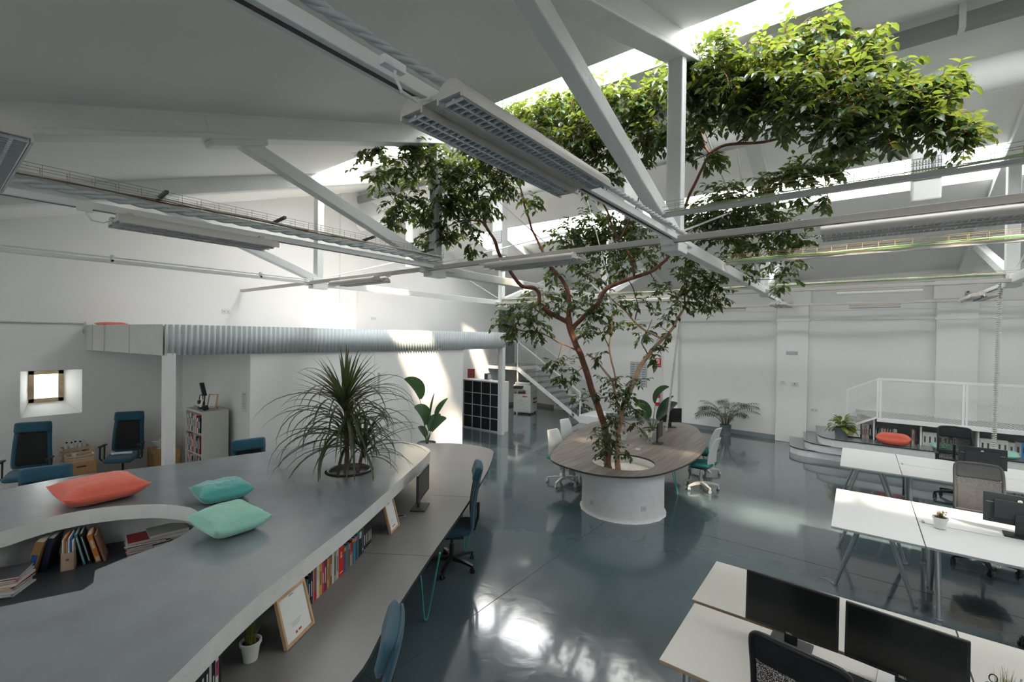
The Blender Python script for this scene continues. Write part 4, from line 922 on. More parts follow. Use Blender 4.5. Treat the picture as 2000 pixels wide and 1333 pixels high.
# ================================================================= TREE
BR= [["trunk",[[-3.21,6.86,0.61,0.062],[-3.23,6.85,0.93,0.055],[-3.27,6.82,1.26,0.053],[-3.37,6.75,1.64,0.052],[-3.48,6.67,2.01,0.052],[-3.58,6.6,2.39,0.05],[-3.69,6.52,2.72,0.05],[-3.76,6.47,2.97,0.055],[-3.78,6.46,3.1,0.052]]],["branch",[[-3.77,6.46,3.01,0.045],[-3.9,6.34,3.09,0.038],[-4.01,6.19,3.19,0.036],[-4.09,6.07,3.3,0.032],[-4.1,6.06,3.46,0.03],[-4.17,6.01,3.56,0.032],[-4.27,5.81,3.58,0.03],[-4.37,5.61,3.84,0.028],[-4.41,5.46,4.01,0.026],[-4.43,5.32,4.23,0.024],[-4.47,5.16,4.43,0.022],[-4.43,5.07,4.6,0.02],[-4.3,5.04,4.72,0.018],[-4.02,5.01,5.04,0.012],[-3.8,4.93,5.27,0.008]]],["branch",[[-4.47,5.16,4.43,0.018],[-4.61,5.05,4.59,0.014],[-4.77,4.94,4.77,0.012],[-4.96,4.8,5.12,0.009],[-5.09,4.7,5.42,0.006]]],["branch",[[-4.46,5.17,4.47,0.016],[-4.8,5.03,4.53,0.011],[-5.16,4.89,4.43,0.008],[-5.53,4.6,4.55,0.006]]],["branch",[[-3.78,6.46,3.08,0.04],[-3.77,6.47,3.31,0.038],[-3.82,6.47,3.56,0.036],[-3.91,6.46,3.73,0.032],[-4.05,6.36,3.91,0.028],[-4.15,6.28,4.14,0.024],[-4.22,6.11,4.41,0.02],[-4.17,5.89,4.58,0.018],[-4.09,5.59,4.86,0.015],[-3.95,5.31,5.06,0.01],[-3.64,5.18,5.32,0.007]]],["branch",[[-3.73,6.49,2.85,0.038],[-3.68,6.53,2.97,0.038],[-3.54,6.55,3.1,0.036],[-3.32,6.6,3.32,0.036],[-3.22,6.61,3.5,0.034],[-3.1,6.64,3.59,0.034],[-2.8,6.8,3.72,0.03],[-2.58,6.85,3.79,0.028],[-2.4,6.86,3.9,0.026],[-2.21,6.76,4.05,0.024],[-2.09,6.6,4.19,0.022],[-1.98,6.43,4.42,0.02],[-1.86,6.28,4.64,0.02],[-1.65,6.06,4.88,0.018],[-1.46,5.83,5.01,0.018],[-1.3,5.7,5.02,0.017],[-1.12,5.59,4.97,0.016],[-0.85,5.54,4.9,0.014],[-0.59,5.49,4.91,0.012],[-0.38,5.39,4.98,0.01],[-0.17,5.3,4.98,0.008],[0.13,5.28,4.93,0.006]]],["branch",[[-1.12,5.59,4.97,0.012],[-1.01,5.55,5.03,0.01],[-1.02,5.54,5.16,0.009],[-1.1,5.48,5.33,0.008],[-1.13,5.34,5.55,0.006]]],["branch",[[-1.46,5.83,5.01,0.012],[-1.54,5.77,5.2,0.009],[-1.56,5.76,5.51,0.007],[-1.44,5.73,5.83,0.005]]],["branch",[[-2.8,6.8,3.72,0.022],[-2.78,6.69,3.88,0.021],[-2.8,6.56,4.06,0.02],[-2.87,6.38,4.23,0.018],[-2.9,6.23,4.38,0.016],[-2.89,5.99,4.57,0.014],[-2.88,5.75,4.72,0.012],[-2.92,5.47,5.04,0.008],[-3.04,5.26,5.34,0.006]]],["branch",[[-2.87,6.38,4.23,0.012],[-2.67,6.28,4.49,0.01],[-2.44,6.08,4.77,0.008],[-2.28,5.84,5.21,0.006]]],["branch",[[-2.09,6.6,4.19,0.014],[-1.87,6.77,4.4,0.012],[-1.64,6.95,4.51,0.011],[-1.39,6.88,4.68,0.01],[-1.05,6.9,4.86,0.009],[-0.64,6.83,4.96,0.007],[-0.21,6.78,4.98,0.005]]],["branch",[[-2.21,6.76,4.05,0.012],[-2.04,7.14,4.19,0.01],[-1.76,7.48,4.33,0.009],[-1.45,7.72,4.46,0.007],[-1.01,8.06,4.54,0.005]]],["trunk",[[-3.08,6.93,0.59,0.05],[-3.09,6.93,0.89,0.046],[-3.09,6.94,1.18,0.045],[-3.06,6.96,1.43,0.045],[-3.03,6.99,1.69,0.044],[-2.96,7.04,1.87,0.042],[-2.9,7.12,2.06,0.04],[-2.84,7.2,2.29,0.037],[-2.76,7.32,2.48,0.034],[-2.63,7.43,2.68,0.03],[-2.47,7.55,2.89,0.026],[-2.37,7.63,3.11,0.022],[-2.27,7.65,3.29,0.019],[-2.17,7.67,3.5,0.016],[-1.97,7.69,3.6,0.012],[-1.74,7.74,3.67,0.008],[-1.61,7.84,3.81,0.005]]],["branch",[[-2.27,7.65,3.29,0.014],[-2.28,7.58,3.62,0.011],[-2.19,7.53,3.94,0.009],[-2.07,7.5,4.17,0.006]]],["branch",[[-2.57,7.48,2.76,0.018],[-2.75,7.34,2.86,0.016],[-2.9,7.22,2.98,0.015],[-3.02,7.13,3.15,0.014],[-3.18,7.14,3.3,0.013],[-3.33,7.03,3.46,0.012],[-3.58,6.96,3.77,0.01],[-3.72,6.86,3.91,0.008],[-3.85,6.89,4.26,0.006]]],["branch",[[-2.94,7.19,3.07,0.011],[-2.91,7.22,3.28,0.01],[-2.95,7.19,3.54,0.009],[-3.05,7.12,3.75,0.008],[-3.16,7.04,4.04,0.006]]],["branch",[[-3.07,6.95,1.56,0.028],[-3.13,6.91,1.77,0.024],[-3.14,6.84,2.02,0.022],[-3.23,6.77,2.19,0.018],[-3.38,6.7,2.39,0.016],[-3.53,6.63,2.5,0.016]]],["branch",[[-3.11,6.9,1.94,0.018],[-3.15,6.9,2.14,0.016],[-3.19,6.87,2.39,0.015],[-3.22,6.85,2.6,0.015],[-3.21,6.86,2.85,0.013],[-3.19,6.88,3.15,0.012]]],["branch",[[-3.22,6.85,2.6,0.01],[-3.28,6.81,2.77,0.008],[-3.3,6.79,2.94,0.006]]],["branch",[[-3.65,6.55,2.55,0.016],[-3.75,6.39,2.63,0.012],[-3.85,6.24,2.69,0.01],[-3.95,6.04,2.8,0.008],[-4.11,5.92,2.85,0.006]]],["branch",[[-2.47,7.55,2.89,0.012],[-2.56,7.23,2.53,0.008]]],["branch",[[-2.76,7.32,2.48,0.012],[-2.84,7.27,2.69,0.01],[-2.79,7.31,2.86,0.008],[-2.71,7.37,3.08,0.006]]]]

CL= [[-1.55,5.02,5.6,0.22,0.28,1],[-1.23,5.01,5.7,0.32,0.27,1.2],[-1.12,5.09,5.38,0.37,0.27,1.2],[-0.85,5.17,5.54,0.36,0.31,1.3],[-0.77,5.23,5.18,0.36,0.23,1.1],[-0.55,5.4,5.75,0.42,0.26,1.2],[-0.46,5.21,5.27,0.4,0.3,1.3],[-0.37,5.55,6.01,0.31,0.18,0.6],[-0.19,5.43,5.53,0.35,0.25,1.1],[-0.1,5.24,5.07,0.38,0.24,1.2],[0.09,5.51,5.32,0.29,0.19,0.9],[0.22,5.35,4.95,0.32,0.21,1.1],[0.42,5.51,4.98,0.28,0.19,0.9],[0.49,5.43,4.72,0.23,0.18,0.8],[0.64,5.55,5.06,0.13,0.09,0.3],[0.69,5.45,4.57,0.1,0.18,0.35],[-0.49,5.18,4.93,0.35,0.12,0.6],[-0.13,5.21,4.76,0.28,0.12,0.6],[0.17,5.31,4.6,0.19,0.08,0.3],[-0.16,5.18,4.57,0.14,0.09,0.25],[-1.06,5.26,5.17,0.38,0.16,0.7],[-1.46,5.21,5.21,0.25,0.28,0.8],[-1.58,5.36,4.89,0.11,0.18,0.25],[-1.42,5.61,4.88,0.15,0.12,0.2],[-1.61,5.1,6.16,0.08,0.08,0.1],[-1.55,5.14,5.49,0.17,0.17,0.5],[-3.84,4.78,5.95,0.31,0.17,0.7],[-3.42,4.97,5.84,0.41,0.24,0.9],[-3.05,5.13,5.73,0.4,0.3,1],[-2.74,5.24,5.97,0.33,0.2,0.6],[-2.83,5.16,5.38,0.39,0.29,1],[-2.48,5.31,5.73,0.32,0.26,0.9],[-2.57,5.36,5.19,0.33,0.29,0.9],[-2.19,5.41,5.68,0.32,0.28,0.9],[-1.95,5.46,5.82,0.25,0.25,0.7],[-2.12,5.58,5.35,0.32,0.29,0.8],[-1.85,5.54,5.32,0.19,0.28,0.6],[-3.36,5.01,5.36,0.41,0.27,0.8],[-3.09,5.22,5.13,0.34,0.27,0.7],[-2.76,5.47,4.87,0.24,0.27,0.4],[-3.69,5.01,5.2,0.28,0.25,0.4],[-2.35,5.66,5.04,0.23,0.2,0.25],[-5.93,4.06,5.49,0.17,0.09,0.2],[-5.73,4.21,5.49,0.23,0.15,0.3],[-5.7,4.11,5.11,0.17,0.26,0.3],[-5.29,4.29,5.19,0.34,0.3,0.8],[-5.1,4.32,5.56,0.26,0.18,0.6],[-4.86,4.5,5.23,0.37,0.33,1],[-4.62,4.67,4.87,0.44,0.37,1.2],[-4.91,4.45,4.64,0.44,0.29,0.9],[-5.34,4.25,4.67,0.37,0.22,0.6],[-5.45,4.16,4.44,0.22,0.15,0.25],[-4.31,4.66,5.16,0.36,0.25,0.8],[-4.2,4.87,4.77,0.36,0.33,0.8],[-4.62,4.79,4.38,0.37,0.22,0.6],[-4.86,4.61,4.23,0.34,0.19,0.45],[-5.11,4.54,4.1,0.14,0.15,0.2],[-4.03,4.76,5.27,0.32,0.21,0.6],[-3.92,4.96,4.96,0.25,0.28,0.5],[-3.8,5.42,4.73,0.15,0.19,0.2],[-4.44,4.93,4.09,0.19,0.19,0.2],[-4.06,6.73,4.43,0.35,0.31,0.8],[-3.71,7.0,4.66,0.44,0.31,1],[-3.28,7.08,4.66,0.43,0.26,0.9],[-2.92,7.1,4.4,0.38,0.29,0.8],[-3.85,6.89,4.17,0.4,0.31,0.8],[-3.45,7.07,4.25,0.39,0.3,0.7],[-3.05,7.0,3.94,0.33,0.29,0.5],[-3.61,6.82,3.71,0.3,0.39,0.5],[-4.09,6.46,3.87,0.21,0.26,0.3],[-4.16,6.27,3.35,0.34,0.25,0.6],[-4.31,5.9,3.16,0.33,0.23,0.6],[-4.43,5.8,2.91,0.23,0.21,0.4],[-4.11,6.05,2.92,0.25,0.21,0.4],[-3.89,6.47,3.39,0.25,0.25,0.4],[-4.6,5.68,2.99,0.16,0.1,0.15],[-3.45,6.55,3.09,0.29,0.21,0.35],[-3.25,6.96,3.36,0.34,0.21,0.35],[-3.44,6.69,3.27,0.25,0.17,0.3],[-1.84,6.92,4.57,0.34,0.3,0.8],[-1.52,7.04,4.63,0.44,0.29,1],[-1.21,7.53,4.61,0.45,0.34,1],[-0.91,7.76,4.47,0.34,0.3,0.7],[-0.67,8.06,4.27,0.19,0.19,0.3],[-1.71,7.27,4.33,0.46,0.23,0.7],[-1.24,7.75,4.2,0.47,0.23,0.7],[-0.88,8.15,3.99,0.36,0.24,0.4],[-0.98,6.82,4.83,0.34,0.17,0.5],[-0.69,6.79,4.86,0.33,0.18,0.6],[-0.42,6.75,4.92,0.32,0.14,0.5],[-0.16,6.7,4.94,0.24,0.09,0.3],[-0.64,6.95,4.6,0.13,0.17,0.15],[-0.34,6.81,4.51,0.08,0.16,0.12],[-1.48,6.82,4.78,0.36,0.14,0.5],[-2.16,7.3,3.99,0.32,0.32,0.6],[-2.12,7.45,3.68,0.33,0.28,0.6],[-1.86,7.65,3.52,0.28,0.28,0.5],[-1.8,7.7,3.77,0.28,0.33,0.5],[-2.31,7.55,3.37,0.25,0.25,0.4],[-1.5,7.67,3.9,0.32,0.32,0.5],[-2.51,7.15,3.51,0.24,0.24,0.3],[-1.95,7.7,3.28,0.21,0.16,0.25],[-1.0,8.06,3.67,0.32,0.2,0.3],[-2.29,6.95,4.26,0.23,0.23,0.3],[-2.74,6.86,4.06,0.28,0.24,0.3],[-3.77,6.3,2.14,0.21,0.23,0.3],[-3.87,6.23,2.39,0.16,0.15,0.2],[-3.64,6.4,2.27,0.16,0.25,0.25],[-3.45,6.55,2.81,0.21,0.15,0.2],[-3.17,6.9,2.94,0.33,0.18,0.3],[-2.91,7.22,3.33,0.25,0.25,0.25],[-2.65,7.35,2.53,0.17,0.24,0.22],[-2.47,7.55,2.82,0.15,0.19,0.15],[-2.54,7.5,3.12,0.21,0.21,0.2],[-3.31,6.65,2.48,0.15,0.12,0.12],[-2.89,7.1,2.11,0.21,0.15,0.2],[-3.56,6.45,1.77,0.16,0.21,0.2],[-3.34,6.63,1.86,0.12,0.12,0.1],[-2.84,7.27,2.86,0.21,0.17,0.2],[-3.2,6.6,1.26,0.24,0.23,0.55],[-3.1,6.67,1.06,0.2,0.18,0.4],[-3.14,6.71,1.46,0.23,0.18,0.35],[-3.2,6.66,0.84,0.1,0.12,0.1],[-3.07,6.83,1.74,0.29,0.23,0.6],[-3.14,6.78,2.03,0.21,0.18,0.35],[-2.87,6.98,1.62,0.18,0.16,0.3],[-2.8,7.03,1.37,0.12,0.18,0.2],[-2.94,6.99,1.86,0.17,0.15,0.25],[-2.91,6.82,0.94,0.1,0.08,0.08]]

tree = thing('indoor_tree', 'tall ficus-like tree with a red-brown trunk growing from the white planter to the skylight', 'tree', (CC[0], CC[1], .6))
TO = Vector((CC[0], CC[1], .6)); q = random.Random(31)
BRP = []
for bi, (nm, pts) in enumerate(BR):
    P = [Vector(p[:3]) for p in pts]; rs = [p[3] for p in pts]
    C = catmull([tuple(p) + (r,) for p, r in zip(P, rs)], 4, False)
    pp = [Vector(c[:3]) + Vector((noise.noise(Vector(c[:3]) * 5), noise.noise(Vector(c[:3]) * 5 + Vector((9, 0, 0))), 0)) * .02 for c in C]
    m = MB(); m.tube([p - TO for p in pp], [max(.004, c[3]) for c in C], 8 if rs[0] > .015 else 6)
    m.build(nm, bark2 if bi in (12, 14, 16, 17) else bark, tree, smooth='all'); BRP += pp
LV = MB(); TW = MB()
def leaf(p, d, nrm, L):
    d = d.normalized(); s = d.cross(nrm).normalized(); n = s.cross(d); W = L * .27; cv = L * .10
    LV.add([p, p + d * (.28 * L) - s * W * .85 + n * cv, p + d * (.62 * L) - s * W * .8 + n * cv * .6, p + d * L - n * cv * 1.2, p + d * (.62 * L) + s * W * .8 + n * cv * .6, p + d * (.28 * L) + s * W * .85 + n * cv, p + d * (.3 * L), p + d * (.65 * L) - n * cv * .3],
           [(0, 6, 1), (0, 5, 6), (1, 6, 7, 2), (6, 5, 4, 7), (2, 7, 3), (7, 4, 3)])
def ok_z(p): 
    if 4.55 < p.y < 5.4: return p.z < roof_z(p.y) + .04
    return p.z < roof_z(p.y) - .10
def twig(p, d, L, nl):
    pts = [p.copy()]; ax = d.normalized(); seg = 6
    for k in range(seg):
        ax = (ax + Vector((q.uniform(-.25, .25), q.uniform(-.25, .25), q.uniform(-.25, .12)))).normalized(); pts.append(pts[-1] + ax * (L / seg))
    TW.tube(pts, [.004 - .0004 * k for k in range(seg + 1)], 3, False)
    for k in range(nl):
        f = (k + .6) / nl * seg; i = min(int(f), seg - 1); pt = pts[i].lerp(pts[i + 1], f - i)
        if not ok_z(pt): continue
        ax = (pts[i + 1] - pts[i]).normalized(); sd = ax.cross(Vector((0, 0, 1)))
        if sd.length < .1: sd = Vector((1, 0, 0))
        sd = sd.normalized() * (1 if k % 2 else -1)
        dd = ax * .55 + sd * .8 + Vector((q.uniform(-.3, .3), q.uniform(-.3, .3), q.uniform(-.75, .1)))
        nn = Vector((q.uniform(-.5, .5), q.uniform(-.5, .5), 1))
        leaf(pt - TO, dd, nn, q.uniform(.072, .118) * (1 if cz > 2.3 else .85))
for cx, cy_, cz, rh, rv_, wt in CL:
    c = Vector((cx, cy_, cz)); nt_ = max(3, int(wt * (36 if cz < 2.3 else 42 if cz < 4.2 else 54 if cz < 5.2 or cx < -2 else 46)))
    for i in range(nt_):
        while True:
            u = Vector((q.uniform(-1, 1), q.uniform(-1, 1), q.uniform(-1, 1)))
            if u.length < 1: break
        p = c + Vector((u.x * rh, u.y * rh, u.z * rv_)) * .85
        if not ok_z(p): p.z = roof_z(p.y) - .1 - q.uniform(0, .25)
        out = Vector((u.x, u.y, u.z * .6)) + Vector((q.uniform(-.4, .4), q.uniform(-.4, .4), q.uniform(-.5, .3)))
        L = q.uniform(.16, .30) * (1 if wt > .3 else .75); twig(p - out.normalized() * L * .4, out, L, q.randint(6, 9))
    # carrying shoot to the nearest limb
    near = min(BRP, key=lambda b: (b - c).length)
    if (near - c).length > .12:
        for k in range(2 if wt > .5 else 1):
            e = c + Vector((q.uniform(-.5, .5) * rh, q.uniform(-.5, .5) * rh, q.uniform(-.5, .5) * rv_)); mid = near.lerp(e, .5) + Vector((q.uniform(-.05, .05), q.uniform(-.05, .05), q.uniform(-.06, .02)))
            if ok_z(e): TW.tube([near, near.lerp(mid, .6), mid, e], [.009, .0075, .006, .004], 4, False)
TWo = MB(); TWo.add([Vector(v) - TO for v in TW.v], TW.f)
TWo.build('twigs', bark, tree, smooth='all')['kind'] = 'stuff'
lo = LV.build('foliage', leafm, tree, smooth='all'); lo['kind'] = 'stuff'
print('leaves', len(LV.f) // 6)
# ================================================================= CHAIRS  (local +Y = direction the sitter faces)
def bend_back(y0, z0, lean, bow=.05):
    def pf(x, v): return (x, y0 - lean * v + bow * math.sin(PI * v) * .6 + (x * x) * .35, z0[0] + (z0[1] - z0[0]) * v), (0, 1, .12)
    return pf
def office_chair(label, loc, rz, style='teal', group=None, name='office_chair', sh=.47, arms=True, bm=None):
    t = thing(name, label, 'chair', loc, rz, group)
    white_ = style == 'white'; base = chw if white_ else blk
    seatm = {'teal': teal, 'white': seatteal, 'black': blk2, 'grey': mat('grey_fabric', (.09, .095, .10), .85, bump=.3, bscale=260)}[style]
    m = MB(); m.slab(lambda v: .245 - .03 * v, 0, 1, lambda x, v: ((x, -.23 + .48 * v, sh + .012 * math.cos(v * PI * 1.2) - .02 * max(0, v - .8) * 5), (0, 0, 1)), .08, 10, 10, .45); m.build('seat', seatm, t, smooth='all')
    m = MB(); m.box((0, 0, sh - .06), (.30, .28, .05)); m.build('seat_mechanism', base if not white_ else dsteel, t, bevel=.008)
    m = MB(); m.tube([(0, 0, .10), (0, 0, .28)], .028, 12); m.tube([(0, 0, .26), (0, 0, sh - .05)], .016, 12); m.build('gas_lift', base if not white_ else silver, t, smooth=50)
    m = MB()
    for k in range(5):
        a = 2 * PI * k / 5 + .3; c, s = math.cos(a), math.sin(a)
        V = []
        for rr, w_, z0, z1 in ((.02, .028, .085, .135), (.16, .022, .088, .125), (.31, .016, .075, .095)):
            V += [(rr * c - w_ * s, rr * s + w_ * c, z0), (rr * c + w_ * s, rr * s - w_ * c, z0), (rr * c + w_ * s, rr * s - w_ * c, z1), (rr * c - w_ * s, rr * s + w_ * c, z1)]
        m.add(V, [(0, 1, 2, 3), (11, 10, 9, 8)] + [(4 * j + i, 4 * j + 4 + i, 4 * j + 4 + (i + 1) % 4, 4 * j + (i + 1) % 4) for j in range(2) for i in range(4)])
    m.build('star_base', base, t)
    for k in range(5):
        a = 2 * PI * k / 5 + .3; c, s = math.cos(a) * .30, math.sin(a) * .30; b = a + .9; m = MB()
        for sg in (-1, 1):
            o = Vector((-math.sin(b), math.cos(b), 0)) * (.014 * sg); m.tube([(c + o.x * .4, s + o.y * .4, .028), (c + o.x * 1.6, s + o.y * 1.6, .028)], .028, 12)
        m.box((c, s, .062), (.03, .03, .04), b); m.build('caster', base, t, smooth=40)
    if style == 'teal':
        z0, z1 = sh + .04, sh + .75; bf = bend_back(-.25, (z0, z1), .10, .06)
        m = MB(); hwf = lambda v: .245 - .035 * v
        m.slab(hwf, 0, 1, bf, .05, 12, 14, .5); m.build('backrest', teal, t, smooth='all')
        m = MB(); m.slab(lambda v: .222 - .03 * v, 0, 1, lambda x, v: ((x, bf(x, .05 + .76 * v)[0][1], bf(x, .05 + .76 * v)[0][2]), (0, 1, .12)), .062, 10, 14, .3); m.build('back_mesh', meshb, t, smooth='all')
        m = MB(); m.slab(lambda v: .215, 0, 1, lambda x, v: ((x, bf(x, .80 + .22 * v)[0][1] + .045, bf(x, .80 + .22 * v)[0][2]), (0, 1, .1)), .07, 10, 8, .5); m.build('headrest', teal, t, smooth='all')
        m = MB(); m.tube([(0, -.10, sh - .05), (0, -.27, sh - .03), (0, -.31, sh + .12), (0, -.31, sh + .30)], .018, 8); m.build('back_support', blk, t, smooth=60)
    elif style == 'white':
        bf = bend_back(-.21, (sh + .02, .98), .10, .05)
        m = MB(); m.slab(lambda v: .20 + .02 * math.sin(PI * v) - .05 * v, 0, 1, bf, .03, 10, 14, .5); m.build('backrest', chw, t, smooth='all')
        m = MB(); m.tube([(0, -.06, sh - .04), (0, -.22, sh - .03), (0, -.235, sh + .12)], .02, 8); m.build('back_support', chw, t, smooth=60)
    else:
        bw = .225; z0, z1 = sh + .08, sh + .66; bf = bend_back(-.25, (z0, z1), .09, .05)
        fm = blk if style == 'black' else mat('grey_fabric', (.09, .095, .10), .85)
        prof = []
        for u, v in [(-1, .02), (-1, .3), (-1, .6), (-.99, .85), (-.93, .96), (-.75, 1.0), (-.35, 1.01), (0, 1.015), (.35, 1.01), (.75, 1.0), (.93, .96), (.99, .85), (1, .6), (1, .3), (1, .02), (.8, 0), (0, -.01), (-.8, 0), (-1, .02)]:
            p, _ = bf(u * bw, v); prof.append(p)
        m = MB(); m.tube(catmull(prof[:-1], 3, True) + [prof[0]], .017, 8); m.build('back_frame', fm, t, smooth='all')
        m = MB(); m.slab(lambda v: bw - .004, 0, 1, lambda x, v: ((x, bf(x, .70 + .29 * v)[0][1], bf(x, .70 + .29 * v)[0][2]), (0, 1, .12)), .028, 10, 8, .3); m.build('headrest', blk2 if style == 'black' else fm, t, smooth='all')
        m = MB(); m.slab(lambda v: bw - .004, 0, 1, lambda x, v: ((x, bf(x, .01 + .70 * v)[0][1], bf(x, .01 + .70 * v)[0][2]), (0, 1, .12)), .006, 12, 12, .3)
        m.build('back_mesh', bm or (net_black if style == 'black' else net_grey), t, smooth='all')
        m = MB(); m.tube([(0, -.10, sh - .05), (0, -.27, sh - .03), (0, -.31, sh + .12), (0, -.30, sh + .35)], .02, 8); m.build('back_support', blk, t, smooth=60)
    if arms and style != 'white':
        for s in (-1, 1):
            m = MB(); x = s * .27; m.tube([(s * .15, -.02, sh - .05), (x, -.02, sh - .04), (x, -.03, sh + .20), (x, .06, sh + .225), (x, .14, sh + .21), (x, .15, sh + .02), (x, .05, sh - .04)] if style == 'teal' else [(s * .15, 0, sh - .05), (x, 0, sh - .04), (x, -.02, sh + .2)], .013, 8)
            m.box((x, .04, sh + .225), (.05, .24, .022)); m.build('armrest', blk, t, smooth=40)
    return t
def net_mat(name, col, dens):
    m = bpy.data.materials.new(name); m.use_nodes = True; nt = m.node_tree; b = nt.nodes['Principled BSDF']; b.inputs['Base Color'].default_value = (*col, 1); b.inputs['Roughness'].default_value = .7
    tc = nt.nodes.new('ShaderNodeTexCoord'); v = nt.nodes.new('ShaderNodeTexVoronoi'); v.inputs['Scale'].default_value = 260
    nt.links.new(tc.outputs['Object'], v.inputs['Vector']); mt = nt.nodes.new('ShaderNodeMath'); mt.operation = 'GREATER_THAN'; mt.inputs[1].default_value = dens
    nt.links.new(v.outputs['Distance'], mt.inputs[0]); nt.links.new(mt.outputs[0], b.inputs['Alpha']); MATS[name] = m; return m
net_black = net_mat('black_net', (.012, .012, .013), .50); net_grey = net_mat('grey_net', (.12, .125, .13), .40)
def face(dx, dy): return math.atan2(dy, dx) - PI / 2
# teal high-backed chairs
for lab, x, y, d in (
    ('teal high-back office chair at the bottom of the photo beside the curved desk', -2.16, 1.32, (-.68, -.73)),
    ('teal high-back office chair tucked at the middle of the curved desk', -3.83, 3.88, (-.72, -.69)),
    ('teal high-back office chair below the small window at the left wall', -10.25, 1.02, (.93, -.36)),
    ('teal high-back office chair right of the drawer unit, with a power strip on its seat', -10.42, 2.22, (.85, -.5)),
    ('teal office chair whose headrest shows just behind the left part of the platform', -6.98, .82, (.97, -.2)),
    ('teal office chair whose headrest shows behind the platform beside the dracaena', -6.72, 2.85, (.97, -.2))):
    office_chair(lab, (x, y, 0), face(*d), 'teal', 'teal high-back office chairs', arms=x < -5, sh=.53 if x < -9 else .47)
for lab, x, y, d in (
    ('white plastic swivel chair on the left of the oval table, nearer one', -4.40, 7.42, (.95, -.2)),
    ('white plastic swivel chair on the left of the oval table, farther one', -4.80, 8.55, (.97, -.15)),
    ('white swivel chair with a green seat on the right of the oval table, nearer one', -2.28, 8.80, (-.97, .12)),
    ('white swivel chair on the right of the oval table, farther one', -2.50, 9.85, (-.97, .2))):
    office_chair(lab, (x, y, 0), face(*d), 'white', 'white swivel chairs around the oval table', arms=False)
office_chair('black mesh-back office chair in front of the nearest cream desk', (-.17, 3.02, 0), face(.16, .98), 'black', sh=.53, arms=False)
office_chair('black office chair cut by the right edge in front of the middle white desks', (1.52, 6.02, 0), face(-.1, 1), 'black')
office_chair('tall black office chair behind the rear white desks', (1.42, 11.15, 0), face(0, -1), 'black', sh=.55)
office_chair('grey mesh-back office chair with black base between the middle and rear white desks', (1.27, 7.98, 0), face(.06, -1), 'grey', sh=.53, arms=False)

# ================================================================= DESKS
def a_leg(m, cx, cy, ax, spread, top, h=.70):
    """two splayed legs in the plane of ax"""
    ax = Vector((*ax, 0)).normalized()
    for s in (-1, 1):
        a = Vector((cx, cy, h)) + ax * (s * top); b = Vector((cx, cy, .0)) + ax * (s * spread)
        mid = a.lerp(b, .62); m.tube([a, mid], .024, 12); m.tube([mid, b], .018, 12); m.tube([b, b + Vector((0, 0, .018))], .026, 12)
def desk(label, x0, y0, x1, y1, legs, tm, em, group=None, z=.73):
    ox, oy = (x0 + x1) / 2, (y0 + y1) / 2; t = thing('desk', label, 'desk', (ox, oy, 0), 0, group)
    m = MB(); m.b2((x0 - ox, y0 - oy, z - .004), (x1 - ox, y1 - oy, z)); m.build('desk_top', tm, t)
    m = MB(); m.b2((x0 - ox, y0 - oy, z - .024), (x1 - ox, y1 - oy, z - .004)); m.build('desk_edge', em, t)
    for (lx, ly, ax) in legs:
        m = MB(); a_leg(m, lx - ox, ly - oy, ax, .34, .13, z - .035); m.build('leg_pair', steel, t, smooth=50)
        m = MB(); a = Vector((*ax, 0)); m.beam(Vector((lx - ox, ly - oy, z - .033)) - a * .22, Vector((lx - ox, ly - oy, z - .033)) + a * .22, .07, .018); m.build('leg_bracket', dsteel, t)
    return t
X_, Y_ = (1, 0), (0, 1)
desk('cream desk with tan edge in the front right corner, nearer slab with two black monitors', -.97, 2.85, .575, 3.63, [(-.86, 3.24, Y_), (.46, 3.24, Y_)], deskc, edget)
desk('cream desk with tan edge in the front right corner, farther slab behind the monitors', -1.0, 3.67, .575, 4.44, [(-.86, 4.05, Y_), (.46, 4.05, Y_)], deskc, edget)
desk('cream desk carrying the spiky pen-filled plant pot at the bottom right corner', .585, 2.85, 2.15, 3.63, [(.70, 3.24, Y_), (2.0, 3.24, Y_)], deskc, edget)
desk('cream desk at the right edge behind the spiky plant pot', .585, 3.67, 2.15, 4.44, [(.70, 4.05, Y_), (2.0, 4.05, Y_)], deskc, edget)
for nm, yo in (('middle', 0), ('rear', 3.05)):
    y0, y1 = 6.08 + yo, 7.68 + yo - (.0 if yo == 0 else 0); ym = (y0 + y1) / 2
    desk('white end desk with A-shaped legs of the %s desk group' % nm, -.205, y0, .56, y1, [(.17, y0 + .22, X_), (.17, y1 - .22, X_)], deskw, edgew)
    desk('white desk of the %s desk group, side nearer the camera' % nm, .57, y0, 2.15, ym - .006, [(.68, y0 + .40, Y_), (2.02, y0 + .40, Y_)], deskw, edgew)
    desk('white desk of the %s desk group, side farther from the camera' % nm, .57, ym + .006, 2.15, y1, [(.68, y1 - .40, Y_), (2.02, y1 - .40, Y_)], deskw, edgew)
    for k, (a, b) in enumerate(((.60, 1.15),)):
        t = thing('cable_hatch', 'white cable hatch lid in the seam of the %s white desks' % nm, 'cable hatch', (.9, ym, .7305)); m = MB(); m.box((0, 0, .004), (.55, .07, .007)); m.build('lid', deskw, t, bevel=.002); m = MB(); m.b2((-.30, -.036, .0), (-.277, .036, .012)); m.build('hinge', silver, t)
grass_pot('small white pot of grass with pink tips on the middle white desks', (.74, 6.76, .7385), .062, .12, 70, .12, flowers=True, seed=15)
tcab = MB(); tcab.tube([(.95, 6.25, .70), (1.0, 6.27, .66), (1.1, 6.28, .645), (1.22, 6.27, .66), (1.27, 6.26, .70)], .004, 6); tag(tcab.build('loose_cable', blk), 'black cable sagging under the edge of the middle white desks', 'cable')
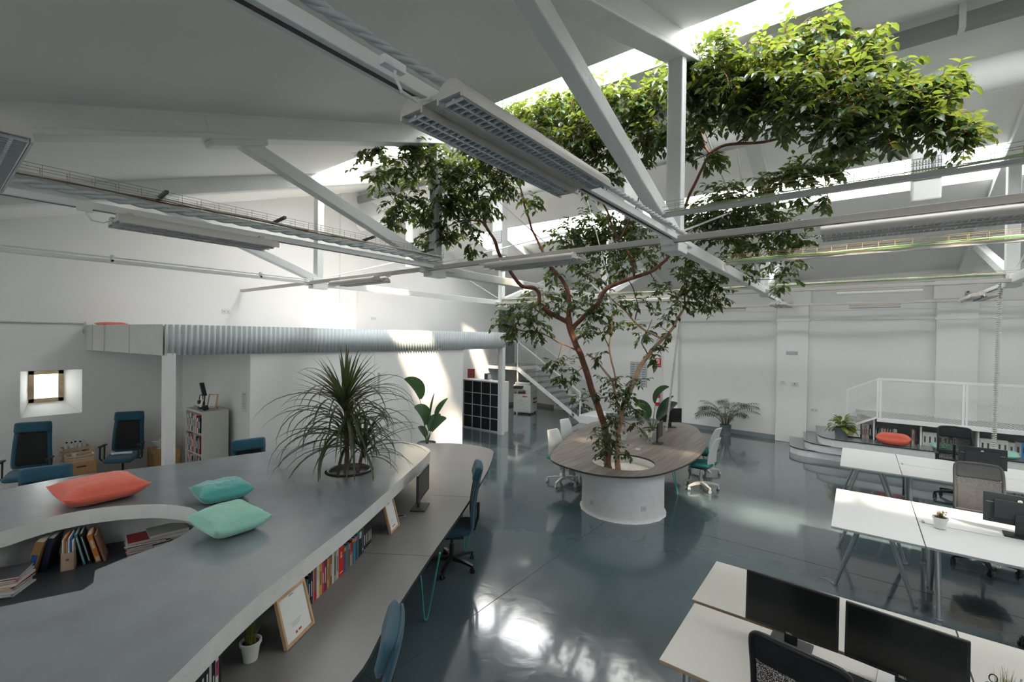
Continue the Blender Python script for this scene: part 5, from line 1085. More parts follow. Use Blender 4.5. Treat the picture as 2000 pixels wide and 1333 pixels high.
monitor('black monitor with narrow bezel, left one on the front cream desk', (-.33, 3.47, .7305), R(-3.5), .525, .335, .10, blk, scrn, 'DELL', foot_m=blk, tilt=R(-3))
mo2 = monitor('black monitor with silver-edged foot, right one on the front cream desk', (.235, 3.47, .7305), R(-6), .55, .335, .075, blk, scrn, 'DELL', foot_m=silver, tilt=R(-3))
for o_n, lab, loc in (('mouse', 'black computer mouse on the pad between the two black monitors', (.07, 3.33, .7345)),):
    t = thing('mouse', lab, 'mouse', loc, R(-20)); m = MB(); m.slab(lambda v: .028, 0, 1, lambda x, v: ((x, -.05 + .1 * v, .018 + .006 * math.sin(PI * v)), (0, 0, 1)), .03, 8, 10, .4); m.build('shell', blk, t, smooth='all'); m = MB(); m.box((0, .03, .036), (.006, .02, .006)); m.build('wheel', silver, t)
t = thing('mouse_pad', 'dark grey mouse pad under the mouse on the front cream desk', 'mouse pad', (.10, 3.34, .7305), R(-6)); m = MB(); m.box((0, 0, .002), (.26, .22, .0035)); m.build('pad', mouse_m, t, bevel=.001)
monitor('dark monitor seen from behind on the middle white desks, round white badge', (1.38, 7.05, .7305), PI - R(4), .54, .32, .10, hpback, scrn, None, True, foot_m=blk)
monitor('dark monitor seen from behind on the rear white desks, round white badge', (1.57, 10.12, .7305), PI - R(2), .54, .32, .07, hpback, scrn, None, True, foot_m=blk)
# pen pot plant at the bottom right corner
pp = grass_pot('round pot with yellow-green spiky grass, scissors and a pen at the bottom right corner', (.66, 3.66 - .12, .7305), .07, .11, 120, .16, seed=21)
m = MB()
for s in (-1, 1):
    c = Vector((-.06 + s * .012, -.01 + .02 * s, .19 + .015 * s)); m.tube([c + Vector((.016 * math.cos(2 * PI * i / 14), 0, .022 * math.sin(2 * PI * i / 14))) for i in range(15)], .003, 5)
m.tube([(-.05, 0, .17), (-.03, 0, .09)], .004, 5); m.build('scissors', blk, pp)
m = MB(); m.tube([(.045, .02, .09), (.06, .03, .24)], .0045, 6); m.build('pen', silver, pp)
m = MB(); m.lathe([(.002, 0), (.022, .008), (.026, .03), (.02, .045), (.002, .052)], (.012, -.03, .10), 14); m.build('blue_cap', blueb, pp, smooth=60)

# ================================================================= STEPS AND RAISED DECK AT THE BACK
sd = thing('stepped_seating', 'white stepped seating with three curved grey treads by the back wall', 'steps', (0, 13.4, 0)); so = (0, 13.4)
by = lambda x: back_y(x) - .005
def tread(x0, xr, yf, z0, z1, mats, r=.45):
    """rounded front-left corner slab reaching to the wall"""
    P = []
    for i in range(9):
        a = PI + (PI / 2) * i / 8; P.append((x0 + r + r * math.cos(a), yf + r + r * math.sin(a)))
    P += [(xr, yf - .0), (xr, by(xr)), (x0 - .12, by(x0))]
    m = MB(); m.prism([(a - so[0], b - so[1]) for a, b in P], z0, z1, side=1, top=0); return m
for x0, xr, yf, z, tl in ((-1.33, 7.4, 12.80, .17, -.70), (-1.02, 7.4, 12.74, .345, -.46), (-.74, 7.4, 12.68, .52, 7.4)):
    m = tread(x0 + .01, xr, yf + .012, 0.0 if z < .2 else z - .18, z - .022, None); m.m = 1; m.build('riser', [plaster, plaster], sd)
    m = tread(x0, tl if z < .5 else xr, yf, z - .02, z, None); m.m = 1; m.build('tread', [platm, benche], sd)
dk = thing('raised_deck', 'raised grey deck with white front rail along the back wall above the bookshelf', 'deck', (2, 13.9, 0)); do = (2, 13.9)
m = MB(); m.prism([(a - do[0], b - do[1]) for a, b in [(.34, 13.14), (7.4, 13.14), (7.4, by(7.4)), (-.02, by(0)), (-.02, 13.9)]], 1.02, 1.04, side=1, top=0); m.m = 1; m.build('deck_floor', [platm, plaster], dk)
m = MB(); m.b2((.36 - do[0], 13.12 - do[1], .955), (7.4 - do[0], 13.18 - do[1], 1.045)); m.build('front_rail', railw, dk, bevel=.006)
m = MB(); m.b2((.0 - do[0], 13.72 - do[1], .52), (7.4 - do[0], 13.76 - do[1], 1.02)); m.build('shelf_back', mat('shelf_grey', (.42, .45, .46), .6), dk)
for x in (.30, 1.10, 1.98, 2.86, 3.9):
    m = MB(); m.b2((x - do[0], 13.22 - do[1], .52), (x + .03 - do[0], 13.72 - do[1], 1.02)); m.build('shelf_divider', white, dk)
for i, (x0, y0, z) in enumerate(((-.30, 13.35, .70), (-.12, 13.35, .87))):
    m = MB(); m.prism([(a - do[0], b - do[1]) for a, b in [(x0, y0 - .12), (.07, y0 - .12), (.07, by(.07) - .01), (x0 - .1, by(x0) - .01)]], z - .16, z, side=1, top=0); m.m = 1; m.build('upper_step', [platm, plaster], dk)
# wire railings
def mesh_panel(m, P, s=.06, r=.003):
    """diamond wire inside quad P0..P3 (bottom-left, bottom-right, top-right, top-left)"""
    P = [Vector(p) for p in P]; W = (P[1] - P[0]).length; Hh = (P[3] - P[0]).length
    def pt(u, v): return P[0] * (1 - u) * (1 - v) + P[1] * u * (1 - v) + P[2] * u * v + P[3] * (1 - u) * v
    n = int((W + Hh * 1.6) / s)
    k = W / (Hh * 1.6)
    for sg in (0, 1):
        for i in range(1, n):
            c = i * s / W; u0, u1 = c, c - 1 / k     # line u = c - v/k
            v0, v1 = 0.0, 1.0
            if u0 > 1: v0 = (c - 1) * k; u0 = 1.0
            if u1 < 0: v1 = c * k; u1 = 0.0
            if v1 - v0 < .01: continue
            a, b = pt(u0 if sg == 0 else 1 - u0, v0), pt(u1 if sg == 0 else 1 - u1, v1); m.tube([a, b], r, 3, False)
rl = thing('wire_railing', 'white railing with diamond wire mesh on the raised deck at the right', 'railing', (2, 13.15, 1.04)); ro = Vector((2, 13.15, 1.04))
XS = [.39, 1.77, 3.2, 4.7, 6.2]
for x in XS:
    for dx in (-.02, .03):
        m = MB(); m.box(Vector((x + dx, 13.15, 1.48)) - ro, (.036, .036, .88)); m.build('post', railw, rl)
m = MB(); m.beam(Vector((.37, 13.15, 1.92)) - ro, Vector((6.25, 13.15, 1.92)) - ro, .045, .045); m.build('handrail', railw, rl)
for a, b in zip(XS, XS[1:]):
    m = MB(); mesh_panel(m, [Vector(p) - ro for p in ((a + .04, 13.15, 1.05), (b - .03, 13.15, 1.05), (b - .03, 13.15, 1.9), (a + .04, 13.15, 1.9))]); m.build('wire_mesh', railw, rl)
e0, e1 = Vector((-.18, 13.22, .75)), Vector((.37, 13.15, 1.05))
m = MB(); m.beam(e0 - ro, e1 - ro, .03, .04); m.beam(Vector((-.18, 13.22, 1.63)) - ro, Vector((.37, 13.15, 1.92)) - ro, .03, .03); m.beam(Vector((-.18, 13.22, .53)) - ro, Vector((-.18, 13.22, 1.63)) - ro, .028, .028, (1, 0, 0)); m.build('sloping_end', railw, rl)
m = MB(); mesh_panel(m, [Vector(p) - ro for p in ((-.17, 13.22, .78), (.36, 13.15, 1.05), (.36, 13.15, 1.9), (-.17, 13.22, 1.6))]); m.build('wire_mesh', railw, rl)
# books under the deck
def bay(x, specs, y, where, group, d=.22, noun='book', name='book', cat='book'):
    labs = row_labels([s[0] for s in specs], where, noun)
    for (c, w_, h, ln), lab in zip(specs, labs):
        book(NM(lab), c, w_ - .001, d, h, (x + w_ / 2, y + d / 2, .5205), 0, R(ln), group, ('white' if c in ('black', 'navy', 'teal', 'dark grey', 'red', 'blue') else 'dark grey', [(.25, .7, .35)]), name=name, cat=cat); x += w_
    return x
bay(.10, [('pale grey', .035, .30, 0), ('pink', .03, .30, 0), ('grey', .03, .31, 0), ('cream', .035, .30, 0), ('navy', .045, .33, 0)], 13.30, 'at left end of railing shelf', 'books at the left end of the shelf under the railing')
bay(.34, [('teal', .03, .32, 0), ('black', .02, .27, 4), ('green', .02, .27, 4), ('dark grey', .022, .26, 3), ('white', .02, .27, 3), ('pale grey', .02, .27, 3), ('red', .012, .26, 3), ('white', .024, .26, 4), ('brown', .02, .25, 4), ('white', .022, .26, 5), ('dark grey', .02, .27, 5), ('pale grey', .024, .27, 6), ('black', .02, .26, 6), ('white', .025, .27, 6), ('pale grey', .07, .29, 3)], 13.28, 'on shelf behind coral bolster', 'books on the shelf behind the coral bolster')
grass_pot('small white pot of reddish grass on the bookshelf under the railing', (.90, 13.32, .5205), .055, .11, 50, .11, seed=31)
bay(.97, [('cream', .04, .31, 0), ('brown', .02, .30, 0)], 13.27, 'right of small shelf pot', 'books right of the small shelf pot')
x = 1.14
bay(x, [('white', .082, .29, 0)] * 5, 13.25, 'in first bay of railing shelf', 'white magazine files under the railing, first bay', noun='magazine file', name='magazine_file', cat='magazine file')
bay(1.56, [('dark grey', .06, .25, 0), ('white', .05, .29, 0)], 13.25, 'between white files of railing shelf', 'files in the middle of the shelf under the railing', noun='file')
bay(2.02, [('white', .08, .28, 0)] * 5 + [('pale grey', .09, .25, 0), ('grey', .09, .27, 0), ('bright blue', .06, .27, 0)], 13.25, 'in bay behind tall black chair', 'white magazine files under the railing, second bay', noun='magazine file', name='magazine_file', cat='magazine file')
grass_pot('small plant in the bookshelf bay at the right edge', (2.95, 13.35, .5205), .05, .09, 50, .12, seed=33)
bay(3.05, [('black', .035, .27, 0), ('dark grey', .03, .27, 0), ('black', .03, .27, 0), ('pale grey', .03, .27, 3)], 13.27, 'on shelf at right photo edge', 'dark books at the right edge of the shelf')
pillow('cushion', 'coral red rolled cushion on the seating below the railing', (.64, 12.88, .5205), R(-6), .60, .30, .25, redf, seed=21)
pillow('cushion', 'pale mint cushion on the seating, left of the tall black chair', (1.50, 12.98, .5205), R(5), .50, .42, .13, mintf, seed=22)
pillow('cushion', 'pale mint cushion on the seating at the right edge of the photo', (2.28, 12.95, .5205), R(-8), .50, .42, .13, mintf, seed=23)
pillow('cushion', 'small red cushion lying on top of the mezzanine at its left end', (-10.75, 2.12, 2.865), R(12), .36, .36, .07, redf, seed=24)

# ================================================================= OTHER POTTED PLANTS
t = thing('potted_croton', 'bushy yellow-green leafy plant in a zinc pot on the third step', 'potted plant', (-.28, 12.98, .5205))
m = MB(); m.lathe([(.115, 0), (.135, .22), (.14, .225), (.14, .235), (.128, .235), (.124, .2)], n=28); m.build('pot', zinc, t, smooth=40)
m = MB(); m.lathe([(.122, .19), (.122, .20)], n=20); m.build('soil', soil, t)
q = random.Random(4); m = MB(); ms = MB()
def broad(mb, p, d, L, W, q, curl=.5):
    d = d.normalized(); s = d.cross(Vector((0, 0, 1)));
    if s.length < .05: s = Vector((1, 0, 0))
    s = s.normalized(); n = s.cross(d); V = []; pos = Vector(p); k_ = 6
    for k in range(k_ + 1):
        f = k / k_; w = W / 2 * math.sin(PI * min(.98, f * .95 + .03)) ** .8; V += [pos - s * w + n * w * .25, pos, pos + s * w + n * w * .25]; pos = pos + d * (L / k_); d = (d - Vector((0, 0, curl / k_))).normalized(); n = s.cross(d)
    mb.add(V, [f_ for k in range(k_) for f_ in ((3 * k, 3 * k + 1, 3 * k + 4, 3 * k + 3), (3 * k + 1, 3 * k + 2, 3 * k + 5, 3 * k + 4))])
for i in range(85):
    a = q.uniform(0, 2 * PI); el = q.uniform(-.3, 1.3); r_ = q.uniform(.08, .22); d = Vector((math.cos(a) * math.cos(el), math.sin(a) * math.cos(el), math.sin(el))); b = Vector((0, 0, .24)) + d * r_
    ms.tube([(0, 0, .2), Vector((0, 0, .24)) + d * r_ * .5, b], .003, 4, False); broad(m, b, d + Vector((0, 0, -.3)), q.uniform(.12, .17), q.uniform(.06, .085), q, 1.2)
m.build('leaves', crot, t, smooth='all'); ms.build('stems', MATS['petiole'], t)
t = thing('potted_palm', 'feathery areca palm in a grey pot standing on the floor by the back wall', 'potted plant', (-3.02, 14.22, 0))
m = MB(); m.lathe([(.13, 0), (.15, .29), (.155, .30), (.14, .30), (.138, .26)], n=28); m.build('pot', zinc, t, smooth=40)
m = MB(); m.lathe([(.136, .25), (.136, .26)], n=20); m.build('soil', soil, t)
m = MB(); ms = MB()
for i in range(26):
    a = i * 2.4 + q.uniform(-.3, .3); e = R(q.uniform(58, 88)); L = q.uniform(.85, 1.2); p = Vector((.05 * math.cos(a), .05 * math.sin(a), .25)); dx = Vector((math.cos(a), math.sin(a), 0)); sdv = Vector((-dx.y, dx.x, 0)); pts = [p.copy()]; n = 16
    for k in range(n):
        p = p + (dx * math.cos(e) + Vector((0, 0, math.sin(e)))) * (L / n); e -= q.uniform(.8, 1.5) / n * (1 + k / n)
        if p.y + 14.22 > back_y(-3.02 + p.x) - .04: p.y = back_y(-3.02 + p.x) - .04 - 14.22
        pts.append(p.copy())
        if k > 4:
            f = (k - 4) / (n - 4); ll = .20 * math.sin(PI * (f * .8 + .15)) + .04
            for s_ in (-1, 1):
                d = (sdv * s_ + (pts[-1] - pts[-2]).normalized() * .8 + Vector((0, 0, -.25))).normalized(); wv = Vector((0, 0, 1)).cross(d).normalized() * .011
                tp = p + d * ll + Vector((0, 0, -ll * .3)); md = p + d * ll * .5
                for P_ in (tp, md):
                    if P_.y + 14.22 > back_y(-3.02 + P_.x) - .03: P_.y = back_y(-3.02 + P_.x) - .03 - 14.22
                m.add([p, md - wv, tp, md + wv], [(0, 1, 2, 3)])
    ms.tube(pts, [.007] * 6 + [.004] * 11, 5, False)
m.build('fronds', palmf, t, smooth='all'); ms.build('stalks', mat('palm_stalk', (.16, .12, .05), .7), t)

# ================================================================= LOCKER, PRINTER, STAIRS
def cube_shelf(label, loc, nx, nz, name='cube_shelf', c=.335, th=.016, out=.036, d=.39, fill=None, cat='shelf', m_=None):
    t = thing(name, label, cat, loc); W = nx * c + (nx - 1) * th + 2 * out; Hh = nz * c + (nz - 1) * th + 2 * out; m_ = m_ or cream; m = MB()
    m.b2((-W / 2, -d / 2, 0), (-W / 2 + out, d / 2, Hh)); m.b2((W / 2 - out, -d / 2, 0), (W / 2, d / 2, Hh)); m.b2((-W / 2 + out, -d / 2, Hh - out), (W / 2 - out, d / 2, Hh)); m.b2((-W / 2 + out, -d / 2, 0), (W / 2 - out, d / 2, out))
    for i in range(1, nx): x = -W / 2 + out + i * c + (i - .5) * th; m.b2((x - th / 2, -d / 2, out), (x + th / 2, d / 2, Hh - out))
    for j in range(1, nz): z = out + j * c + (j - .5) * th; m.b2((-W / 2 + out, -d / 2, z - th / 2), (W / 2 - out, d / 2, z + th / 2))
    m.build('carcass', m_, t)
    m = MB(); m.b2((-W / 2 + out, d / 2 - .012, out), (W / 2 - out, d / 2 - .004, Hh - out)); m.build('back_sheet', m_, t)
    if fill:
        for i in range(nx):
            for j in range(nz):
                x = -W / 2 + out + i * (c + th) + c / 2; z = out + j * (c + th) + c / 2; m = MB(); m.box((x, 0, z), (c - .008, d - .03, c - .01)); dd = m.build('fabric_drawer', fill, t, bevel=.004)
                m = MB(); m.box((x, -d / 2 + .012, z + .04), (.07, .006, .02)); m.build('handle', blk, dd)
    return t
cube_shelf('white cube shelf filled with charcoal boxes at the end of the mezzanine', (-8.82, 10.27, 0), 4, 4, 'cube_shelf', fill=dcab, m_=white)
t = thing('leaflet_stand', 'colourful leaflet stand on top of the charcoal cube shelf', 'display', (-9.40, 10.27, 1.4885)); m = MB(); m.box((0, 0, .14), (.22, .02, .28), .5); m.build('panel', mat('leaflet_mix', (.35, .06, .05), .6, var=.9, vscale=14), t)
m = MB(); m.box((-.05, -.012, .2), (.08, .01, .1), .5); m.build('yellow_patch', mat('leaflet_yellow', (.7, .5, .02), .6), t)
t = thing('small_screen', 'small dark box on top of the charcoal cube shelf', 'box', (-8.75, 10.3, 1.4885)); m = MB(); m.box((0, 0, .09), (.12, .2, .18)); m.build('body', dgrey, t, bevel=.004); m = MB(); m.box((.062, 0, .09), (.004, .16, .14)); m.build('panel', edgew, t)
pr = thing('photocopier', 'large white office photocopier under the metal stairs', 'printer', (-9.62, 13.45, 0), R(15))
m = MB(); m.b2((-.33, -.36, .05), (.33, .36, .72)); m.build('cabinet', chw, pr, bevel=.02)
m = MB(); m.b2((-.33, -.36, .86), (.33, .36, 1.05)); m.b2((.12, -.36, .72), (.33, .36, .86)); m.b2((-.33, .1, .72), (.12, .36, .86)); m.build('scanner_body', chw, pr, bevel=.015)
m = MB(); m.b2((-.30, -.30, 1.05), (.28, .34, 1.14)); m.build('document_feeder', chw, pr, bevel=.03)
m = MB(); m.box((-.02, -.05, 1.155), (.34, .3, .02)); m.build('feeder_tray', dsteel, pr, bevel=.01)
m = MB(); m.box((-.12, -.43, .97), (.34, .16, .035), M=Matrix.Rotation(R(25), 3, 'X')); m.build('control_panel', blk, pr, bevel=.008)
m = MB(); m.b2((-.33, -.34, .735), (.10, .05, .75)); m.build('output_tray', dgrey, pr)
for i in range(3):
    m = MB(); m.b2((-.315, -.372, .10 + .15 * i), (.315, -.36, .23 + .15 * i)); dd = m.build('paper_drawer', chw, pr, bevel=.004); m = MB(); m.b2((-.08, -.376, .175 + .15 * i), (.08, -.37, .195 + .15 * i)); m.build('handle', edgew, dd)
m = MB(); m.box((.37, 0, .55), (.03, .3, .05)); m.b2((.33, -.13, .40), (.40, .13, .42)); m.build('side_tray', dsteel, pr)
m = MB(); m.b2((.02, -.373, .62), (.2, -.36, .66)); m.build('red_badge', redi, pr)
for x, y in ((-.27, -.3), (.27, -.3), (-.27, .3), (.27, .3)):
    m = MB(); m.tube([(x - .015, y, .026), (x + .015, y, .026)], .026, 12); m.box((x, y, .045), (.02, .03, .03)); m.build('caster', blk, pr)
st = thing('metal_staircase', 'white metal staircase with wire mesh sides rising left to the grey door', 'staircase', (-8.4, 13.6, 0)); S0 = Vector((-8.4, 13.6, 0))
def sp(x, y, z): return Vector((x, y, z)) - S0
ZL = 1.69; xa, xb = -9.70, -7.15; ya, yb = 13.05, 14.25
m = MB()
for y in (ya, yb): m.beam(sp(xa, y, ZL - .06), sp(xb, y, .08), .03, .13)
m.build('stringer', white, st)
m = MB(); m.b2(sp(-11.08, ya, ZL - .12), sp(xa, ya + .03, ZL)); m.b2(sp(-11.08, yb - .03, ZL - .12), sp(xa, yb, ZL)); m.b2(sp(xa - .03, ya, ZL - .12), sp(xa, yb, ZL)); m.build('landing_frame', white, st)
m = MB(); m.b2(sp(-11.08, ya + .03, ZL - .03), sp(xa - .03, 14.9, ZL)); m.build('landing_floor', mat('grating', (.07, .08, .085), .6), st)
for i in range(9):
    f = (i + 1) / 10; x = xa + (xb - xa) * f; z = ZL * (1 - f); m = MB(); m.b2(sp(x - .13, ya + .02, z - .03), sp(x + .13, yb - .02, z)); m.build('tread', MATS['grating'], st)
m = MB(); m.b2(sp(xa - .02, yb + .03 - .03, 0), sp(xa + .03, yb + .02, ZL)); m.b2(sp(xa - .03, ya, 0), sp(xa + .01, ya + .04, ZL)); m.build('support_post', white, st)
for k, y in enumerate((ya, yb)):
    m = MB(); a, b, c = sp(-11.06, y, ZL + .92), sp(xa, y, ZL + .92), sp(xb, y, .98)
    m.beam(a, b, .035, .03); m.beam(b, c, .035, .03); m.beam(sp(xa, y, ZL - .05), b, .03, .03, (1, 0, 0)); m.beam(sp(xb, y, .05), c, .03, .03, (1, 0, 0)); m.build('handrail', white, st)
    m = MB(); mesh_panel(m, [sp(-11.05, y, ZL), sp(xa, y, ZL), b, a], .06, .0026); mesh_panel(m, [sp(xa, y, ZL), sp(xb, y, .08), c, b], .06, .0026); m.build('wire_mesh', mat('wire_grey', (.28, .30, .31), .5, .3), st)
m = MB(); m.b2((-7.18, 13.02, 0), (-6.50, 14.30, .26)); tag(m.build('base_block', plaster, bevel=.008), 'low white block at the foot of the metal staircase', 'step')

# ================================================================= ALCOVE FURNITURE AT THE LEFT WALL
ks = cube_shelf('cream cube shelf crammed with folders in the alcove behind the white post', (-8.90, 3.02, 0), 2, 4, 'cube_shelf')
q = random.Random(17); cols = ['white', 'black', 'navy', 'pale grey', 'dark red', 'white', 'brown', 'white', 'dark grey', 'cream', 'white', 'red']
i = 0
for r_, row in enumerate(('bottom', 'second', 'third', 'top')):
    for c_, cc in enumerate(('left', 'right')):
        x = -8.90 - .387 + .036 + c_ * (.335 + .016) + .008; z = .036 + r_ * .351 + .0003; xe = x + .31; spec = []
        while x < xe - .06 and len(spec) < 5:
            w_ = q.choice([.035, .05, .07, .045]); spec.append((cols[i % 12], w_, x)); x += w_ + .002; i += 1
        labs = row_labels([s[0] for s in spec], 'in %s %s cell of cream shelf' % (row, cc), 'folder')
        for (cl_, w_, xx), lab in zip(spec, labs): book(NM(lab), cl_, w_, .24, q.uniform(.24, .31), (xx + w_ / 2, 3.02 - .06, z), 0, 0, 'folders in the cream cube shelf', ('dark grey' if cl_ in ('white', 'cream', 'pale grey') else 'white', [(.3, .75, .5)]), name='folder', cat='folder')
ZT = 1.4885
t = thing('desk_lamp', 'black folded desk lamp on top of the cream cube shelf', 'lamp', (-8.98, 3.0, 1.4752)); m = MB(); m.lathe([(.07, 0), (.07, .02), (.02, .03)], n=18); m.build('lamp_foot', blk, t); m = MB(); m.tube([(0, 0, .02), (.03, 0, .18), (-.04, -.02, .34)], .009, 6); m.build('lamp_arm', blk, t); m = MB(); m.beam((-.06, -.02, .42), (.03, 0, .20), .07, .03); m.build('lamp_head', blk, t, bevel=.006)
t = thing('headset', 'black headset lying on the left of the cream cube shelf top', 'headset', (-9.17, 3.0, 1.4752)); m = MB(); m.tube([(.09 * math.cos(a), .02, .10 + .10 * math.sin(a)) for a in [PI * i / 12 for i in range(13)]], .007, 6); m.build('headband', blk, t)
m = MB(); m.tube([(.09, .0, .06), (.09, .04, .06)], .035, 12); m.tube([(-.09, .0, .06), (-.09, .04, .06)], .035, 12); m.tube([(-.12, -.05, .006), (0, -.06, .006), (.12, -.03, .006)], .005, 5); m.build('ear_cups', blk, t)
t = thing('telephone', 'white cordless telephone standing on the cream cube shelf', 'telephone', (-8.82, 2.90, 1.4752)); m = MB(); m.box((0, 0, .015), (.08, .07, .03)); m.build('cradle', blk, t, bevel=.004); m = MB(); m.box((0, .01, .09), (.045, .025, .14), M=Matrix.Rotation(R(-12), 3, 'X')); m.build('handset', chw, t, bevel=.006)
pfm = picture_frame('small oak picture frame leaning on top of the cream cube shelf', (-8.70, 3.02, 1.4752), R(30), .17, .25, R(12))
t = thing('cable_bundle', 'heap of black cables and adapters on the right of the cream cube shelf', 'cables', (-8.62, 2.90, 1.4752)); m = MB()
for k in range(5): m.tube([(.06 * math.cos(a * 2.1 + k), .05 * math.sin(a * 1.7 + k), .012 + .012 * k + .01 * math.sin(a * 3)) for a in [i * .5 for i in range(14)]], .006, 5)
m.box((.0, .0, .03), (.09, .06, .05)); m.build('cables', blk, t)
t = thing('notice_sheet', 'white printed notice taped on the grey alcove wall', 'notice', (-8.15, 3.306, 1.62)); m = MB(); m.box((0, 0, 0), (.21, .002, .34)); m.build('sheet', paper, t); m = MB()
for k in range(12): m.box((0, -.0015, .13 - .022 * k), (.15 if k % 3 else .10, .001, .006 if k else .014))
m.build('printed_lines', ink, t)
dw = thing('drawer_unit', 'low pine drawer unit between the two teal chairs at the left wall', 'drawer unit', (-10.55, 1.66, 0), R(90) - .0); m = MB(); m.b2((-.20, -.22, 0), (.20, .22, .56)); m.build('carcass', pine, dw, bevel=.004)
for k in range(3):
    m = MB(); m.b2((-.19, -.232, .02 + .18 * k), (.19, -.22, .19 + .18 * k)); dd = m.build('drawer', pine, dw, bevel=.002); m = MB(); m.b2((-.06, -.236, .12 + .18 * k), (.06, -.231, .145 + .18 * k)); m.build('handle', dsteel, dd)
def crate(label, loc, rz, w, d, h):
    t = thing('wooden_crate', label, 'crate', loc, rz); m = MB()
    for z in (0.01, h * .38, h * .74):
        for y in (-d / 2, d / 2): m.b2((-w / 2, y - .005, z), (w / 2, y + .005, z + h * .24))
        for x in (-w / 2, w / 2): m.b2((x - .005, -d / 2, z), (x + .005, d / 2, z + h * .24))
    for x in (-1, 1):
        for y in (-1, 1): m.b2((x * (w / 2 - .012) - .01, y * (d / 2 - .012) - .01, 0), (x * (w / 2 - .012) + .01, y * (d / 2 - .012) + .01, h))
    m.b2((-w / 2, -d / 2, 0), (w / 2, d / 2, .01)); m.build('slats', ply, t); return t
crate('birch slatted crate holding the white bottles at the left wall', (-10.78, 1.66, .5605), PI / 2, .36, .24, .20)
crate('shallow birch crate at the front of the pine drawer unit', (-10.46, 1.66, .5605), PI / 2, .34, .20, .12)
for k in range(5):
    t = thing('bottle', '', 'bottle', (-10.78 + .05 * (k % 2), 1.545 + .055 * k, .5715), 0, 'bottles in the birch crate')
    t['label'] = ['white bottle with a black cap, leftmost in the birch crate', 'white bottle with a black cap, second from the left in the birch crate', 'white bottle with a black cap in the middle of the birch crate', 'white bottle, second from the right in the birch crate', 'white and green bottle at the right end of the birch crate'][k]
    m = MB(); m.lathe([(.027, 0), (.028, .20), (.022, .235), (.012, .25), (.012, .262)], n=16); m.build('body', chw, t, smooth=40); m = MB(); m.lathe([(.014, .262), (.014, .285)], n=12); m.build('cap', blk if k < 4 else chw, t)
    if k == 4: m = MB(); m.lathe([(.0285, .05), (.0285, .15)], n=16); m.build('green_band', bmat('teal'), t)
t = thing('paper_cup', 'white mug in the shallow birch crate', 'cup', (-10.46, 1.60, .5715)); m = MB(); m.lathe([(.03, 0), (.038, .13), (.036, .13), (.03, .02)], n=18); m.build('cup', chw, t, smooth=40); m = MB(); m.tube([(.034, 0, .10), (.06, 0, .08), (.032, 0, .04)], .005, 6); m.build('handle', chw, t)
ps = thing('power_strip', 'white power strip with its coiled lead on the seat of the teal chair', 'power strip', (-10.38, 2.2, .588), R(60)); m = MB(); m.box((0, .0, .02), (.30, .05, .035)); m.build('strip', chw, ps, bevel=.006); m = MB(); m.tube([(-.15, 0, .02), (-.22, .03, .03), (-.20, .09, .05), (-.12, .07, .04), (-.13, .02, .05)], .006, 6); m.build('lead', chw, ps)
bx_ = thing('wooden_box', 'pine box holding papers in the corner behind the white post', 'box', (-10.55, 2.86, 0), 0); m = MB(); m.b2((-.24, -.2, 0), (.24, .2, .55)); m.build('box', pine, bx_, bevel=.004); m = MB(); m.b2((-.2, -.206, .3), (.2, -.2, .5)); m.build('front_panel', pine, bx_)
t = thing('paper_pile', 'untidy pile of white papers and rolls on the pine box', 'papers', (-10.55, 2.86, .5505)); m = MB()
q = random.Random(3)
for k in range(9): m.box((q.uniform(-.05, .05), q.uniform(-.04, .04), .008 + .015 * k), (.26, .2, .012), q.uniform(-.5, .5))
m.build('sheets', paper, t); m = MB()
for k in range(6): m.tube([(-.15 + .06 * k, -.1, .13 + .0 * k), (-.16 + .06 * k, .08, .30 + .02 * (k % 3))], .018, 8)
m.build('paper_rolls', mat('pink_paper', (.55, .42, .38), .8), t)
t = thing('black_bag', 'black bag on the floor beside the teal chair and the pine drawer unit', 'bag', (-10.2, 1.93, 0)); m = MB(); m.slab(lambda v: .13, 0, 1, lambda x, v: ((x, 0, .02 + .30 * v), (0, 1, 0)), .16, 8, 10, .5); m.build('bag_body', blk2, t, smooth='all')

# ================================================================= WALL SIGNS
def onwall(x, off=.0): return back_y(x) - off
def sign(name, label, cat, x, z, w, h, m_, proud=.0, pil=False):
    y = back_y(x) - (.172 if pil else .002) - .008; t = thing(name, label, cat, (x, y, z), BA); m = MB(); m.box((0, 0, 0), (w, .012, h)); m.build('panel', m_, t, bevel=.002); return t
s_ = sign('fire_sign', 'red fire extinguisher sign on the back wall above the extinguisher', 'sign', -5.22, 1.98, .21, .30, reds)
m = MB(); m.box((0, -.0075, .045), (.10, .002, .15)); m.build('white_field', lightink, s_); m = MB(); m.box((0, -.0095, .035), (.035, .002, .09)); m.box((.0, -.0095, .09), (.02, .002, .02)); m.box((.02, -.0095, .10), (.04, .002, .008)); m.build('pictogram', reds, s_)
text('EXTINTOR', .038, (0, -.0075, -.10), (PI / 2, 0, 0), lightink, s_, 'lettering', .001)
e = thing('fire_extinguisher', 'red fire extinguisher hanging on the back wall behind the oval table', 'fire extinguisher', (-5.17, back_y(-5.17) - .14, .58)); m = MB(); m.lathe([(.06, 0), (.08, .02), (.08, .36), (.06, .42), (.025, .45), (.025, .48)], n=20); m.build('cylinder', redx, e, smooth=40)
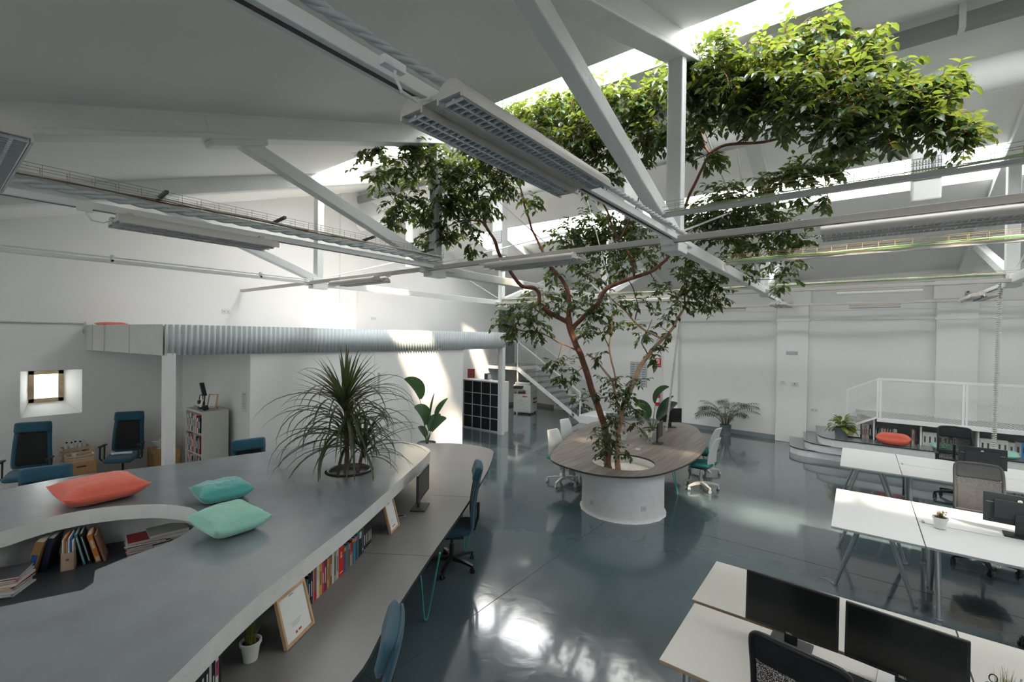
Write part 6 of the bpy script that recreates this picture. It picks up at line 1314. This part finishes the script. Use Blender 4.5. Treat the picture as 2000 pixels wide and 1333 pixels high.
m = MB(); m.lathe([(.0815, .12), (.0815, .26)], n=20); m.build('label_band', lightink, e); m = MB(); m.box((0, 0, .50), (.04, .04, .05)); m.box((.04, 0, .54), (.12, .02, .02)); m.build('valve', blk, e); m = MB(); m.tube([(-.02, 0, .50), (-.10, 0, .45), (-.11, 0, .2), (-.10, 0, .08)], .012, 7); m.box((0, .1, .25), (.05, .06, .1)); m.build('hose', blk, e)
b = sign('wall_poster', 'pale grey printed poster on the back wall left of the extinguisher sign', 'poster', -5.90, 1.55, .62, .85, mat('poster_grey', (.48, .52, .53), .6)); m = MB()
for r_ in range(9):
    for c_ in range(3): m.box((-.2 + .2 * c_, -.0075, .33 - .08 * r_), (.14, .002, .03))
m.build('printed_blocks', ink, b)
s_ = sign('emergency_light', 'flat grey emergency light on the middle pillar', 'light', -1.42, 2.42, .27, .10, mat('opal_grey', (.40, .46, .50), .4), pil=True); m = MB(); m.box((0, -.01, -.005), (.22, .01, .05)); m.build('lens', edgew, s_)
s_ = sign('thermostat', 'square white thermostat, left of two on the middle pillar', 'thermostat', -1.62, 1.61, .11, .085, chw, pil=True); m = MB(); m.box((0, -.0075, .01), (.05, .002, .02)); m.build('display', edgew, s_)
s_ = sign('thermostat', 'square white control panel, right of two on the middle pillar', 'control panel', -1.34, 1.58, .17, .12, chw, pil=True); m = MB(); m.box((0, -.0075, .02), (.03, .002, .03)); m.box((0, -.0075, -.03), (.08, .002, .008)); m.build('display', ink, s_)
s_ = sign('wall_socket', 'white double socket on the back wall right of the middle pillar', 'socket', -.90, .92, .17, .085, chw); m = MB(); m.box((-.04, -.0075, 0), (.03, .002, .03)); m.box((.04, -.0075, 0), (.03, .002, .03)); m.build('socket_hole', edgew, s_)
for y, lab in ((4.12, 'white double socket high on the left wall near the sunlit patch'), (7.95, 'white double socket high on the left wall beyond the pilaster')):
    t = thing('wall_socket', lab, 'socket', (XL + .007, y, 3.24), 0); m = MB(); m.box((0, 0, 0), (.012, .17, .085)); m.build('panel', chw, t, bevel=.002); m = MB(); m.box((.007, -.04, 0), (.002, .03, .03)); m.box((.007, .04, 0), (.002, .03, .03)); m.build('socket_hole', edgew, t)
